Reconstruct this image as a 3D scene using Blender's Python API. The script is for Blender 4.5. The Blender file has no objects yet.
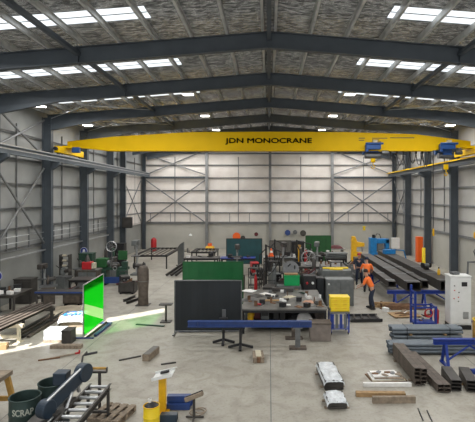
import bpy, math, random
from mathutils import Vector, Matrix
random.seed(7)
PI = math.pi
SC = bpy.context.scene
COL = SC.collection

# ---------------------------------------------------------------- camera
cam = bpy.data.objects.new('camera', bpy.data.cameras.new('camera'))
COL.objects.link(cam)
cam.location = (0, 0, 4.9)
cam.rotation_euler = (math.radians(90), 0, 0)
cam.data.sensor_width = 36.0
cam.data.lens = 450 / 475 * 36.0
cam.data.shift_x = -31.5 / 475
cam.data.shift_y = -14.0 / 475
cam.data.clip_end = 300
SC.camera = cam

# ---------------------------------------------------------------- world, sun, daylight, exposure
world = bpy.data.worlds.new('sky')
SC.world = world
world.use_nodes = True
wn = world.node_tree
wn.nodes.clear()
wo = wn.nodes.new('ShaderNodeOutputWorld')
wb = wn.nodes.new('ShaderNodeBackground')
wsk = wn.nodes.new('ShaderNodeTexSky')
wsk.sky_type = 'NISHITA'
wsk.sun_disc = False
wsk.sun_elevation = math.radians(33)
wb.inputs['Strength'].default_value = 0.15
wn.links.new(wsk.outputs[0], wb.inputs['Color'])
wn.links.new(wb.outputs[0], wo.inputs['Surface'])

sun = bpy.data.objects.new('sun', bpy.data.lights.new('sun', 'SUN'))
COL.objects.link(sun)
sun.data.energy = 17.0
sun.data.angle = math.radians(0.6)
sun.data.color = (1.0, 0.97, 0.92)
sun.rotation_euler = Vector((1.0, 0.83, -0.83)).to_track_quat('-Z', 'Y').to_euler()

def area(name, loc, size, power, direction, color=(1, 1, 1)):
    l = bpy.data.lights.new(name, 'AREA')
    l.shape = 'RECTANGLE'
    l.size, l.size_y = size
    l.energy = power
    l.color = color
    o = bpy.data.objects.new(name, l)
    COL.objects.link(o)
    o.location = loc
    o.rotation_euler = Vector(direction).to_track_quat('-Z', 'Y').to_euler()
    return o
BAY = 4.7
SKY_Y = [3.2, 7.9, 12.6, 17.2, 21.9, 26.5, 31.2, 35.9, 40.5]
for i, yy in enumerate(SKY_Y):
    for sx in (-1, 1):
        area('roof_daylight', (sx * 7.2, yy, 9.15), (7.4, 1.2), 225, (0, 0.0, -1), (1.0, 0.985, 0.95))
# added fill light behind the camera, inside the closed front wall
area('front_fill', (0, -3.2, 4.2), (20, 7.0), 620, (0, 1, 0.02), (0.95, 0.98, 1.0))
SC.view_settings.view_transform = 'Standard'
SC.view_settings.look = 'None'
SC.view_settings.gamma = 1.0
SC.view_settings.use_curve_mapping = False
SC.view_settings.exposure = 0.17

# ---------------------------------------------------------------- materials
MATS = {}
def mat(name, rgb, rough=0.55, metal=0.0, var=0.18, scale=6.0, bump=0.0, bscale=None, emit=None, spec=0.5):
    m = bpy.data.materials.new(name)
    m.use_nodes = True
    nt = m.node_tree
    b = nt.nodes['Principled BSDF']
    tc = nt.nodes.new('ShaderNodeTexCoord')
    no = nt.nodes.new('ShaderNodeTexNoise')
    no.inputs['Scale'].default_value = scale
    no.inputs['Detail'].default_value = 5
    rp = nt.nodes.new('ShaderNodeValToRGB')
    c = list(rgb)
    rp.color_ramp.elements[0].position = 0.3
    rp.color_ramp.elements[1].position = 0.7
    rp.color_ramp.elements[0].color = [max(0, x * (1 - var)) for x in c] + [1]
    rp.color_ramp.elements[1].color = [min(1, x * (1 + var)) for x in c] + [1]
    nt.links.new(tc.outputs['Object'], no.inputs['Vector'])
    nt.links.new(no.outputs['Fac'], rp.inputs[0])
    nt.links.new(rp.outputs[0], b.inputs['Base Color'])
    b.inputs['Roughness'].default_value = rough
    b.inputs['Metallic'].default_value = metal
    b.inputs['Specular IOR Level'].default_value = spec
    if bump:
        n2 = nt.nodes.new('ShaderNodeTexNoise')
        n2.inputs['Scale'].default_value = bscale or scale
        n2.inputs['Detail'].default_value = 4
        bp = nt.nodes.new('ShaderNodeBump')
        bp.inputs['Strength'].default_value = bump
        bp.inputs['Distance'].default_value = 0.05
        nt.links.new(tc.outputs['Object'], n2.inputs['Vector'])
        nt.links.new(n2.outputs['Fac'], bp.inputs['Height'])
        nt.links.new(bp.outputs[0], b.inputs['Normal'])
    if emit:
        b.inputs['Emission Color'].default_value = list(emit[0]) + [1]
        b.inputs['Emission Strength'].default_value = emit[1]
    MATS[name] = m
    return m

def M(name):
    return MATS[name]

mat('steel_paint', (0.062, 0.075, 0.090), 0.5, 0.0, 0.12, 2.0)
mat('purlin_zinc', (0.58, 0.58, 0.57), 0.4, 0.25, 0.2, 3.0)
mat('girt_zinc', (0.22, 0.225, 0.23), 0.5, 0.3, 0.15, 3.0)
mat('crane_yellow', (0.80, 0.50, 0.001), 0.5, 0.0, 0.05, 1.0, spec=0.15)
mat('crane_blue', (0.01, 0.07, 0.26), 0.4, 0.0, 0.1)
mat('black', (0.012, 0.012, 0.014), 0.5)
mat('rubber', (0.018, 0.018, 0.018), 0.8)
mat('steel_grey', (0.16, 0.165, 0.17), 0.4, 0.6, 0.2, 5)
mat('light_steel', (0.45, 0.46, 0.47), 0.35, 0.7, 0.12)
mat('mill_steel', (0.062, 0.057, 0.053), 0.5, 0.3, 0.3, 3)
mat('rust_steel', (0.098, 0.078, 0.064), 0.65, 0.1, 0.35, 6)
mat('rust', (0.16, 0.085, 0.045), 0.8, 0.0, 0.4, 9)
mat('galv_paint', (0.13, 0.155, 0.18), 0.5, 0.1, 0.1, 4)
mat('royal_blue', (0.008, 0.035, 0.25), 0.42, 0.0, 0.12)
mat('beam_blue', (0.022, 0.055, 0.2), 0.42, 0.0, 0.15)
mat('sky_blue', (0.01, 0.19, 0.50), 0.4, 0.0, 0.15)
mat('machine_yellow', (0.75, 0.42, 0.01), 0.45, 0.0, 0.12)
mat('bright_yellow', (0.85, 0.62, 0.02), 0.45, 0.0, 0.06)
mat('orange', (0.85, 0.13, 0.015), 0.5, 0.0, 0.06)
mat('hi_vis', (0.95, 0.19, 0.03), 0.7, 0.0, 0.08, 20)
mat('navy_cloth', (0.018, 0.026, 0.05), 0.85, 0.0, 0.2, 15)
mat('white_paint', (0.72, 0.73, 0.72), 0.4, 0.0, 0.04)
mat('cream', (0.55, 0.50, 0.38), 0.6)
mat('skin', (0.50, 0.27, 0.18), 0.6)
mat('hair', (0.03, 0.02, 0.015), 0.8)
mat('red', (0.42, 0.015, 0.02), 0.45)
mat('maroon', (0.10, 0.012, 0.018), 0.55)
mat('machine_green', (0.016, 0.05, 0.032), 0.5, 0.0, 0.2)
mat('drum_green', (0.03, 0.055, 0.05), 0.55, 0.2, 0.25)
mat('screen_green', (0.006, 0.10, 0.028), 0.35, 0.0, 0.12, 2)
mat('dark_green', (0.012, 0.085, 0.022), 0.6, 0.0, 0.2, 3)
mat('teal', (0.012, 0.065, 0.075), 0.45, 0.0, 0.15, 2)
mat('screen_black', (0.006, 0.010, 0.014), 0.5, 0.0, 0.25, 1.5)
mat('crate_green', (0.0, 0.33, 0.09), 0.45, 0.0, 0.05)
mat('machine_grey', (0.13, 0.14, 0.14), 0.5, 0.1, 0.2)
mat('sheet_grey', (0.12, 0.115, 0.105), 0.55, 0.2, 0.15)
mat('saw_blue', (0.022, 0.038, 0.06), 0.38, 0.1, 0.2, 4)
mat('wood', (0.33, 0.21, 0.10), 0.75, 0.0, 0.25, 10)
mat('old_wood', (0.24, 0.19, 0.14), 0.8, 0.0, 0.3, 9)
mat('ochre_wood', (0.42, 0.24, 0.055), 0.7, 0.0, 0.25, 8)
mat('paper', (0.75, 0.74, 0.72), 0.8, 0.0, 0.08, 10)
mat('plastic_wrap', (0.62, 0.65, 0.68), 0.3, 0.0, 0.22, 9, bump=0.6, bscale=14)
mat('mark_blue', (0.03, 0.22, 0.65), 0.5)
mat('tarp', (0.60, 0.52, 0.40), 0.7, 0.0, 0.1, 4, bump=0.5, bscale=4)
mat('table_top', (0.17, 0.165, 0.155), 0.45, 0.4, 0.3, 3)
mat('letter_white', (0.42, 0.44, 0.38), 0.8)
mat('lamp_glow', (0.9, 0.9, 0.9), 0.5, 0, 0, 1, emit=((1.0, 0.97, 0.92), 14))

# concrete floor
def floor_mat():
    m = bpy.data.materials.new('concrete'); m.use_nodes = True
    nt = m.node_tree; L = nt.links.new; b = nt.nodes['Principled BSDF']
    tc = nt.nodes.new('ShaderNodeTexCoord')
    def noise(s, d, dist=0.0):
        n = nt.nodes.new('ShaderNodeTexNoise'); n.inputs['Scale'].default_value = s
        n.inputs['Detail'].default_value = d; n.inputs['Distortion'].default_value = dist
        L(tc.outputs['Object'], n.inputs['Vector']); return n
    n1, n2, n3 = noise(0.35, 4, 0.5), noise(2.2, 8, 0.8), noise(14, 5)
    r = nt.nodes.new('ShaderNodeValToRGB')
    r.color_ramp.elements[0].position = 0.3; r.color_ramp.elements[0].color = (0.305, 0.285, 0.245, 1)
    r.color_ramp.elements[1].position = 0.72; r.color_ramp.elements[1].color = (0.415, 0.395, 0.345, 1)
    L(n1.outputs['Fac'], r.inputs[0])
    r2 = nt.nodes.new('ShaderNodeValToRGB')
    r2.color_ramp.elements[0].position = 0.34; r2.color_ramp.elements[0].color = (0.72, 0.70, 0.67, 1)
    r2.color_ramp.elements[1].position = 0.56; r2.color_ramp.elements[1].color = (1, 1, 1, 1)
    L(n2.outputs['Fac'], r2.inputs[0])
    mx = nt.nodes.new('ShaderNodeMix'); mx.data_type = 'RGBA'; mx.blend_type = 'MULTIPLY'; mx.inputs[0].default_value = 0.75
    L(r.outputs[0], mx.inputs[6]); L(r2.outputs[0], mx.inputs[7])
    r3 = nt.nodes.new('ShaderNodeValToRGB')
    r3.color_ramp.elements[0].position = 0.36; r3.color_ramp.elements[0].color = (0.7, 0.69, 0.67, 1)
    r3.color_ramp.elements[1].position = 0.46; r3.color_ramp.elements[1].color = (1, 1, 1, 1)
    L(n3.outputs['Fac'], r3.inputs[0])
    mx2 = nt.nodes.new('ShaderNodeMix'); mx2.data_type = 'RGBA'; mx2.blend_type = 'MULTIPLY'; mx2.inputs[0].default_value = 0.5
    L(mx.outputs[2], mx2.inputs[6]); L(r3.outputs[0], mx2.inputs[7])
    L(mx2.outputs[2], b.inputs['Base Color'])
    b.inputs['Roughness'].default_value = 0.48
    b.inputs['Specular IOR Level'].default_value = 0.35
    MATS['concrete'] = m
floor_mat()

def foil_mat():
    m = bpy.data.materials.new('foil_insulation'); m.use_nodes = True
    nt = m.node_tree; L = nt.links.new; b = nt.nodes['Principled BSDF']
    tc = nt.nodes.new('ShaderNodeTexCoord')
    mp = nt.nodes.new('ShaderNodeMapping'); mp.inputs['Scale'].default_value = (1.0, 2.4, 1.0)
    L(tc.outputs['Object'], mp.inputs[0])
    n = nt.nodes.new('ShaderNodeTexNoise'); n.inputs['Scale'].default_value = 3.6; n.inputs['Detail'].default_value = 10
    n.inputs['Roughness'].default_value = 0.72; n.inputs['Distortion'].default_value = 0.6
    L(mp.outputs[0], n.inputs['Vector'])
    r = nt.nodes.new('ShaderNodeValToRGB')
    r.color_ramp.elements[0].position = 0.44; r.color_ramp.elements[0].color = (0.24, 0.245, 0.25, 1)
    r.color_ramp.elements[1].position = 0.56; r.color_ramp.elements[1].color = (1.0, 1.0, 1.0, 1)
    L(n.outputs['Fac'], r.inputs[0]); L(r.outputs[0], b.inputs['Base Color'])
    b.inputs['Metallic'].default_value = 0.85; b.inputs['Roughness'].default_value = 0.27
    bp = nt.nodes.new('ShaderNodeBump'); bp.inputs['Strength'].default_value = 1.0; bp.inputs['Distance'].default_value = 0.16
    L(n.outputs['Fac'], bp.inputs['Height']); L(bp.outputs[0], b.inputs['Normal'])
    MATS['foil'] = m
foil_mat()

def wall_sheet(name, c1, c2, emit=0.0):
    m = bpy.data.materials.new(name); m.use_nodes = True
    nt = m.node_tree; L = nt.links.new; b = nt.nodes['Principled BSDF']
    tc = nt.nodes.new('ShaderNodeTexCoord')
    n = nt.nodes.new('ShaderNodeTexNoise'); n.inputs['Scale'].default_value = 0.7; n.inputs['Detail'].default_value = 4
    L(tc.outputs['Object'], n.inputs['Vector'])
    r = nt.nodes.new('ShaderNodeValToRGB')
    r.color_ramp.elements[0].position = 0.3; r.color_ramp.elements[0].color = (*c1, 1)
    r.color_ramp.elements[1].position = 0.7; r.color_ramp.elements[1].color = (*c2, 1)
    L(n.outputs['Fac'], r.inputs[0]); L(r.outputs[0], b.inputs['Base Color'])
    b.inputs['Roughness'].default_value = 0.5
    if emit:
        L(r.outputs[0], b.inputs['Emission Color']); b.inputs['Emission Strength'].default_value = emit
    bp = nt.nodes.new('ShaderNodeBump'); bp.inputs['Strength'].default_value = 0.35
    L(n.outputs['Fac'], bp.inputs['Height']); L(bp.outputs[0], b.inputs['Normal'])
    MATS[name] = m
wall_sheet('cladding', (0.42, 0.41, 0.395), (0.52, 0.51, 0.49))
wall_sheet('lit_cladding', (0.58, 0.53, 0.49), (0.74, 0.70, 0.66), 0.08)   # end wall daylight glow, put in as paler colour and faint emission
wall_sheet('shaded_cladding', (0.27, 0.28, 0.275), (0.36, 0.365, 0.36))  # left wall's shade put into a darker cladding colour
wall_sheet('precast', (0.40, 0.395, 0.36), (0.48, 0.47, 0.43))
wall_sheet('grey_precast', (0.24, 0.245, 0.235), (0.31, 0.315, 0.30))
wall_sheet('roof_light', (0.80, 0.86, 0.90), (0.9, 0.95, 1.0), 1.1)         # translucent roof sheets

# green welding curtain that lets sunlight through
def curtain_mat(name, rgb, tint):
    m = bpy.data.materials.new(name); m.use_nodes = True
    nt = m.node_tree; L = nt.links.new; nt.nodes.clear()
    out = nt.nodes.new('ShaderNodeOutputMaterial')
    tl = nt.nodes.new('ShaderNodeBsdfTranslucent'); tl.inputs[0].default_value = (*rgb, 1)
    df = nt.nodes.new('ShaderNodeBsdfDiffuse'); df.inputs[0].default_value = (*rgb, 1)
    tp = nt.nodes.new('ShaderNodeBsdfTransparent'); tp.inputs[0].default_value = (*tint, 1)
    m1 = nt.nodes.new('ShaderNodeMixShader'); m1.inputs[0].default_value = 0.72
    m2 = nt.nodes.new('ShaderNodeMixShader'); m2.inputs[0].default_value = 0.28
    L(df.outputs[0], m1.inputs[1]); L(tl.outputs[0], m1.inputs[2])
    L(m1.outputs[0], m2.inputs[1]); L(tp.outputs[0], m2.inputs[2]); L(m2.outputs[0], out.inputs[0])
    MATS[name] = m
curtain_mat('green_curtain', (0.003, 0.25, 0.005), (0.10, 0.85, 0.08))
curtain_mat('sun_band_curtain', (0.17, 0.33, 0.11), (0.5, 1.0, 0.4))

# ---------------------------------------------------------------- mesh builder
RECT = lambda a, b: [(-a/2, -b/2), (a/2, -b/2), (a/2, b/2), (-a/2, b/2)]
CIRC = lambda r, n=14: [(r*math.cos(2*PI*i/n), r*math.sin(2*PI*i/n)) for i in range(n)]
def IPROF(w, d, tf=0.02, tw=0.012):
    a, b = w/2, d/2; t = tw/2
    return [(-a,-b),(a,-b),(a,-b+tf),(t,-b+tf),(t,b-tf),(a,b-tf),(a,b),(-a,b),(-a,b-tf),(-t,b-tf),(-t,-b+tf),(-a,-b+tf)]
def CPROF(w, d, t=0.01):
    a, b = w/2, d/2
    return [(-a,-b),(a,-b),(a,-b+t),(-a+t,-b+t),(-a+t,b-t),(a,b-t),(a,b),(-a,b)]

class MB:
    def __init__(s): s.v = []; s.f = []
    def add(s, vs, fs):
        k = len(s.v); s.v += [tuple(v) for v in vs]; s.f += [tuple(i + k for i in f) for f in fs]; return s
    def box(s, c, d, rz=0.0, rx=0.0, ry=0.0):
        R = Matrix.Rotation(rz, 3, 'Z') @ Matrix.Rotation(ry, 3, 'Y') @ Matrix.Rotation(rx, 3, 'X')
        vs = [Vector(c) + R @ Vector((x*d[0]/2, y*d[1]/2, z*d[2]/2)) for x in (-1,1) for y in (-1,1) for z in (-1,1)]
        return s.add(vs, [(0,1,3,2),(4,6,7,5),(0,4,5,1),(2,3,7,6),(0,2,6,4),(1,5,7,3)])
    def sweep(s, prof, p0, p1, up=(0,0,1), inner=None):
        p0, p1 = Vector(p0), Vector(p1); d = (p1-p0).normalized(); u = Vector(up)
        side = d.cross(u)
        if side.length < 1e-4: side = d.cross(Vector((0,1,0)))
        side.normalize(); u = side.cross(d)
        P = lambda q, o: o + side*q[0] + u*q[1]
        n = len(prof)
        vs = [P(q,p0) for q in prof] + [P(q,p1) for q in prof]
        fs = [(i,(i+1)%n,n+(i+1)%n,n+i) for i in range(n)]
        if inner:
            vs += [P(q,p0) for q in inner] + [P(q,p1) for q in inner]
            fs += [(2*n+i,3*n+i,3*n+(i+1)%n,2*n+(i+1)%n) for i in range(n)]
            fs += [(i,2*n+i,2*n+(i+1)%n,(i+1)%n) for i in range(n)]
            fs += [(n+i,n+(i+1)%n,3*n+(i+1)%n,3*n+i) for i in range(n)]
        else:
            fs += [tuple(range(n))[::-1], tuple(range(n,2*n))]
        return s.add(vs, fs)
    def tube(s, p0, p1, r, n=12): return s.sweep(CIRC(r, n), p0, p1)
    def pipe(s, p0, p1, r, t, n=14): return s.sweep(CIRC(r, n), p0, p1, inner=CIRC(r-t, n))
    def rhs(s, p0, p1, w, h, t=0.01, up=(0,0,1)): return s.sweep(RECT(w,h), p0, p1, up, RECT(w-2*t,h-2*t))
    def bar(s, p0, p1, w, h, up=(0,0,1)): return s.sweep(RECT(w,h), p0, p1, up)
    def path(s, pts, r, n=8):
        pts = [Vector(p) for p in pts]; k = len(s.v); m = len(pts)
        ref = Vector((0.13,0.31,0.94))
        for i,p in enumerate(pts):
            d = (pts[min(i+1,m-1)]-pts[max(i-1,0)])
            d = d.normalized() if d.length > 1e-6 else Vector((0,0,1))
            a = d.cross(ref); a = a.normalized() if a.length > 1e-3 else Vector((1,0,0)); b = d.cross(a); ref = b if False else ref
            for j in range(n):
                t = 2*PI*j/n; s.v.append(tuple(p + (a*math.cos(t)+b*math.sin(t))*r))
        for i in range(m-1):
            for j in range(n):
                s.f.append((k+i*n+j, k+i*n+(j+1)%n, k+(i+1)*n+(j+1)%n, k+(i+1)*n+j))
        s.f.append(tuple(k+j for j in range(n))); s.f.append(tuple(k+(m-1)*n+j for j in range(n)))
        return s
    def lathe(s, prof, c=(0,0,0), n=24, axis='Z', caps=True):
        k = len(s.v)
        for r,z in prof:
            for j in range(n):
                t = 2*PI*j/n; a, b = r*math.cos(t), r*math.sin(t)
                p = {'Z':(a,b,z),'X':(z,a,b),'Y':(a,z,b)}[axis]
                s.v.append((c[0]+p[0],c[1]+p[1],c[2]+p[2]))
        m = len(prof)
        for i in range(m-1):
            for j in range(n):
                s.f.append((k+i*n+j, k+i*n+(j+1)%n, k+(i+1)*n+(j+1)%n, k+(i+1)*n+j))
        if caps:
            s.f.append(tuple(k+j for j in range(n))); s.f.append(tuple(k+(m-1)*n+j for j in range(n)))
        return s
    def ball(s, c, r, sc=(1,1,1), n=14):
        pr = [(max(1e-3, r*math.sin(PI*i/8)), -r*math.cos(PI*i/8)) for i in range(9)]
        k = len(s.v); s.lathe(pr, (0,0,0), n)
        for i in range(k, len(s.v)):
            v = s.v[i]; s.v[i] = (c[0]+v[0]*sc[0], c[1]+v[1]*sc[1], c[2]+v[2]*sc[2])
        return s
    def torus(s, c, R, r, axis='Z', n=24, m=8):
        pts = []
        for i in range(n):
            t = 2*PI*i/n
            for j in range(m):
                q = 2*PI*j/m; a = (R+r*math.cos(q)); p = (a*math.cos(t), a*math.sin(t), r*math.sin(q))
                p = {'Z':p,'X':(p[2],p[0],p[1]),'Y':(p[0],p[2],p[1])}[axis]
                pts.append((c[0]+p[0],c[1]+p[1],c[2]+p[2]))
        fs = [(i*m+j, ((i+1)%n)*m+j, ((i+1)%n)*m+(j+1)%m, i*m+(j+1)%m) for i in range(n) for j in range(m)]
        return s.add(pts, fs)
    def sheet(s, w, d, nx, ny, fn, t=0.004):
        top = [(w*(i/nx-0.5), d*(j/ny-0.5), fn(i/nx, j/ny)) for j in range(ny+1) for i in range(nx+1)]
        N = len(top); vs = top + [(x,y,z-t) for x,y,z in top]; W = nx+1
        fs = [(j*W+i,j*W+i+1,(j+1)*W+i+1,(j+1)*W+i) for j in range(ny) for i in range(nx)]
        fs += [tuple(N+a for a in f[::-1]) for f in fs]
        ed = [(i,i+1) for i in range(nx)] + [(j*W+nx,(j+1)*W+nx) for j in range(ny)] + [(ny*W+i+1,ny*W+i) for i in range(nx)] + [((j+1)*W,j*W) for j in range(ny)]
        fs += [(b,a,N+a,N+b) for a,b in ed]
        return s.add(vs, fs)
    def build(s, name, m, parent=None, smooth=False, bevel=0.0):
        me = bpy.data.meshes.new(name); me.from_pydata(s.v, [], s.f)
        import bmesh
        b = bmesh.new(); b.from_mesh(me); bmesh.ops.recalc_face_normals(b, faces=b.faces); b.to_mesh(me); b.free()
        me.materials.append(M(m) if isinstance(m, str) else m)
        if smooth:
            me.shade_smooth()
        o = bpy.data.objects.new(name, me); COL.objects.link(o)
        if smooth:
            md = o.modifiers.new('split', 'EDGE_SPLIT'); md.split_angle = math.radians(40)
        if bevel:
            md = o.modifiers.new('bevel', 'BEVEL'); md.width = bevel; md.segments = 2; md.limit_method = 'ANGLE'
        if parent: o.parent = parent
        return o

def tag(o, label=None, cat=None, group=None, kind=None):
    if label: o['label'] = label
    if cat: o['category'] = cat
    if group: o['group'] = group
    if kind: o['kind'] = kind
    return o
def thing(name, label, cat, loc=(0,0,0), rz=0.0, group=None):
    o = bpy.data.objects.new(name, None); COL.objects.link(o)
    o.empty_display_size = 0.1
    o.location = loc; o.rotation_euler = (0,0,rz)
    return tag(o, label, cat, group)
def solo(name, mb, m, label, cat, loc=(0,0,0), rz=0.0, group=None, smooth=False, bevel=0.0):
    o = mb.build(name, m, None, smooth, bevel); o.location = loc; o.rotation_euler = (0,0,rz)
    return tag(o, label, cat, group)
def clone(o, parent=None, loc=None, rz=None, label=None, group=None):
    c = o.copy(); COL.objects.link(c); c.parent = parent
    if loc is not None: c.location = loc
    if rz is not None: c.rotation_euler = (0,0,rz)
    if label: c['label'] = label
    if group: c['group'] = group
    for ch in list(o.children): clone(ch, c)
    return c
def lettering(name, text, size, m, parent, xform, sx=1.0, depth=0.004, bold=0.0):
    cu = bpy.data.curves.new(name, 'FONT'); cu.body = text; cu.size = size; cu.align_x = 'CENTER'; cu.align_y = 'CENTER'
    cu.extrude = depth; cu.offset = 0.0
    t = bpy.data.objects.new(name+'_text', cu); COL.objects.link(t)
    dg = bpy.context.evaluated_depsgraph_get()
    me = bpy.data.meshes.new_from_object(t.evaluated_get(dg))
    bpy.data.objects.remove(t); bpy.data.curves.remove(cu)
    if bold:
        vs = [v.co.copy() for v in me.vertices]; fs = [tuple(p.vertices) for p in me.polygons]; n = len(vs)
        V_, F_ = [], []
        for k, (dx, dy) in enumerate(((0,0),(bold/sx,0),(-bold/sx,0),(0,bold*0.8),(0,-bold*0.8))):
            V_ += [(c.x+dx, c.y+dy, c.z+0.0002*k) for c in vs]; F_ += [tuple(i+k*n for i in f) for f in fs]
        me = bpy.data.meshes.new(name); me.from_pydata(V_, [], F_)
    for v in me.vertices: v.co = xform(Vector((v.co.x*sx, v.co.y, v.co.z)))
    me.materials.clear(); me.materials.append(M(m))
    o = bpy.data.objects.new(name, me); COL.objects.link(o)
    if parent: o.parent = parent
    return o
# floor point seen along a pixel's ray, and metres per pixel there: places each thing where it stands
def at(px, py, z=0.0):
    s = (py-197.0)/(4.9-z); return ((px-269.0)/s, 450.0/s)

# ---------------------------------------------------------------- structure
def struct(name, mb, m, parent=None, **k):
    o = mb.build(name, m, parent, **k)
    if parent is None: o['kind'] = 'structure'
    return o
XW, YB, YF = 12.0, 42.6, -4.2
struct('floor', MB().box((0, (YB+YF)/2, -0.1), (2*XW+2.4, YB-YF+0.4, 0.2)), 'concrete')
fl = bpy.data.objects['floor']
fj = MB().box((0.045, 20, 0.0008), (0.022, 45, 0.0016))
for xx in (-5.9, 6.0): fj.box((xx, 20, 0.0008), (0.018, 45, 0.0016))
for yy in (9.6, 19.0, 28.4, 37.8): fj.box((0, yy, 0.0008), (23.8, 0.018, 0.0016))
fj.build('control_joint', 'machine_grey', fl)

EAVE = 9.15; SL = 0.08
roofz = lambda x: 10.34 - SL*abs(x)
# ceiling: foil insulation, two slopes, with a thickness
cm = MB()
for sx in (-1, 1):
    # gaps are left for the translucent roof lights
    edges = [YF-0.2]
    for yy in SKY_Y: edges += [yy-0.45, yy+0.45]
    edges.append(YB+0.2)
    for i in range(0, len(edges)-1):
        a, b = edges[i], edges[i+1]
        gap = i % 2 == 1
        xr = [(0, 3.4), (11.2, XW+0.3)] if gap else [(0, XW+0.3)]
        for x0, x1 in xr:
            vs = [(sx*x, y, roofz(x)+t) for t in (0, 0.08) for x in (x0, x1) for y in (a, b)]
            cm.add(vs, [(0,1,3,2),(4,6,7,5),(0,2,6,4),(1,5,7,3),(0,4,5,1),(2,3,7,6)])
ceiling = struct('ceiling', cm, 'foil')
k = 0
for sx in (-1, 1):
    for yy in SKY_Y:
        k += 1
        w = MB(); rb = MB()
        for q in (-0.225, 0.225):
            x0, x1 = 3.42, 11.18
            y0, y1 = yy+q-0.19, yy+q+0.19
            vs = [(sx*x, y, roofz(x)+t) for t in (0.02, 0.05) for x in (x0, x1) for y in (y0, y1)]
            w.add(vs, [(0,1,3,2),(4,6,7,5),(0,2,6,4),(1,5,7,3),(0,4,5,1),(2,3,7,6)])
        for q in (-0.43, 0, 0.43):
            rb.bar((sx*3.42, yy+q, roofz(3.42)+0.035), (sx*11.18, yy+q, roofz(11.18)+0.035), 0.05, 0.05)
        o = struct('window_%d' % k, w, 'roof_light'); o['label'] = 'translucent roof light sheet'
        rb.build('window_frame', 'light_steel', o)
# purlins (C sections) with cleats
for sx in (-1, 1):
    for i in range(11):
        x = sx*(0.2+1.13*i)
        z = roofz(x)-0.1
        MB().sweep(CPROF(0.075, 0.2, 0.006), (x, YF, z), (x, YB-0.1, z)).build('purlin', 'purlin_zinc', ceiling)
for x in (-6.05, 0, 6.05):
    MB().rhs((x, YF, roofz(x)-0.42), (x, YB-0.2, roofz(x)-0.42), 0.13, 0.13).build('strut_tube', 'steel_paint', ceiling)

# portal frames
FR = [0.2, 4.9, 9.6, 14.3, 19.0, 23.7, 28.4, 33.1, 37.8, 42.3]
names = {14.3:'nearest steel roof rafter crossing the top of the picture, ridge plate in the middle', 19.0:'second steel portal frame from the camera, between the first two rows of roof lights',
         23.7:'steel portal frame just in front of the yellow crane girder', 28.4:'steel portal frame just behind the yellow crane girder',
         33.1:'steel portal frame beyond the crane with the round blue sign column', 37.8:'last free standing steel portal frame before the end wall', 42.3:'steel end frame against the pale back wall',
         0.2:'steel portal frame above the camera', 4.9:'steel portal frame over the near floor', 9.6:'steel portal frame before the roof light'}
for yy in FR:
    if yy < 9: continue
    t = thing('portal_frame', names[yy], 'steel frame', (0, yy, 0), 0, 'steel portal frames of the shed')
    for sx in (-1, 1):
        if not (sx == -1 and abs(yy-37.8) < 0.1):
            dd = 0.3 if yy > 42 else 0.48
            c = MB().sweep(IPROF(0.26, dd, 0.03, 0.02), (sx*(XW-0.1-dd/2), 0, 0), (sx*(XW-0.1-dd/2), 0, roofz(XW)-0.3), up=(1,0,0))
            c.box((sx*(XW-0.13-dd/2), 0, 0.015), (dd+0.02, 0.4, 0.03))
            c.build('column', 'steel_paint', t)
            if yy < 42:
                MB().sweep([(0,0),(0.42,0),(0.42,-0.12),(0,-0.4)], (sx*(XW-0.58), -0.1, 6.72), (sx*(XW-0.58), 0.1, 6.72)) if False else None
                cb = MB()
                x0, x1 = XW-0.57, XW-1.02
                vs = [(sx*x, y, z) for y in (-0.1, 0.1) for x, z in ((x0,6.74),(x1,6.74),(x1,6.6),(x0,6.3))]
                cb.add(vs, [(0,1,2,3),(4,7,6,5),(0,4,5,1),(1,5,6,2),(2,6,7,3),(3,7,4,0)])
                cb.build('corbel', 'steel_paint', t)
        dep = 0.52
        r = MB()
        a = Vector((0, 0, roofz(0)-0.2-dep/2)); b = Vector((sx*(XW-0.35), 0, roofz(XW-0.35)-0.2-dep/2))
        r.sweep(IPROF(0.2, dep, 0.025, 0.014), a, b)
        # haunch
        hx = XW-0.55
        vs = [(sx*x, y, z) for y in (-0.09, 0.09) for x, z in ((hx-2.6, roofz(hx-2.6)-0.2-dep), (hx, roofz(hx)-0.2-dep), (hx, roofz(hx)-0.2-dep-0.3))]
        r.add(vs, [(0,1,2),(3,5,4),(0,3,4,1),(1,4,5,2),(2,5,3,0)])
        r.box((sx*6.05, 0, roofz(6.05)-0.2-dep/2), (0.03, 0.22, dep+0.06))
        r.build('rafter', 'steel_paint', t)
    MB().box((0, 0, roofz(0)-0.45), (0.05, 0.24, 0.62)).build('ridge_plate', 'steel_paint', t)
# roof bracing rods near the eaves
for (ya, yb) in ((19.0, 23.7), (23.7, 28.4), (33.1, 37.8)):
    for sx in (-1, 1):
        for (x0, x1) in ((6.05, 11.4), (11.4, 6.05)):
            MB().tube((sx*x0, ya+0.1, roofz(x0)-0.40), (sx*x1, yb-0.1, roofz(x1)-0.40), 0.022, 8).build('brace_rod', 'light_steel', ceiling)

# walls
GZ = [2.45, 3.4, 4.35, 5.5, 6.7, 7.9]
def wall_box(x0, x1, y0, y1, z0, z1):
    return MB().box(((x0+x1)/2, (y0+y1)/2, (z0+z1)/2), (x1-x0, y1-y0, z1-z0))
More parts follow.
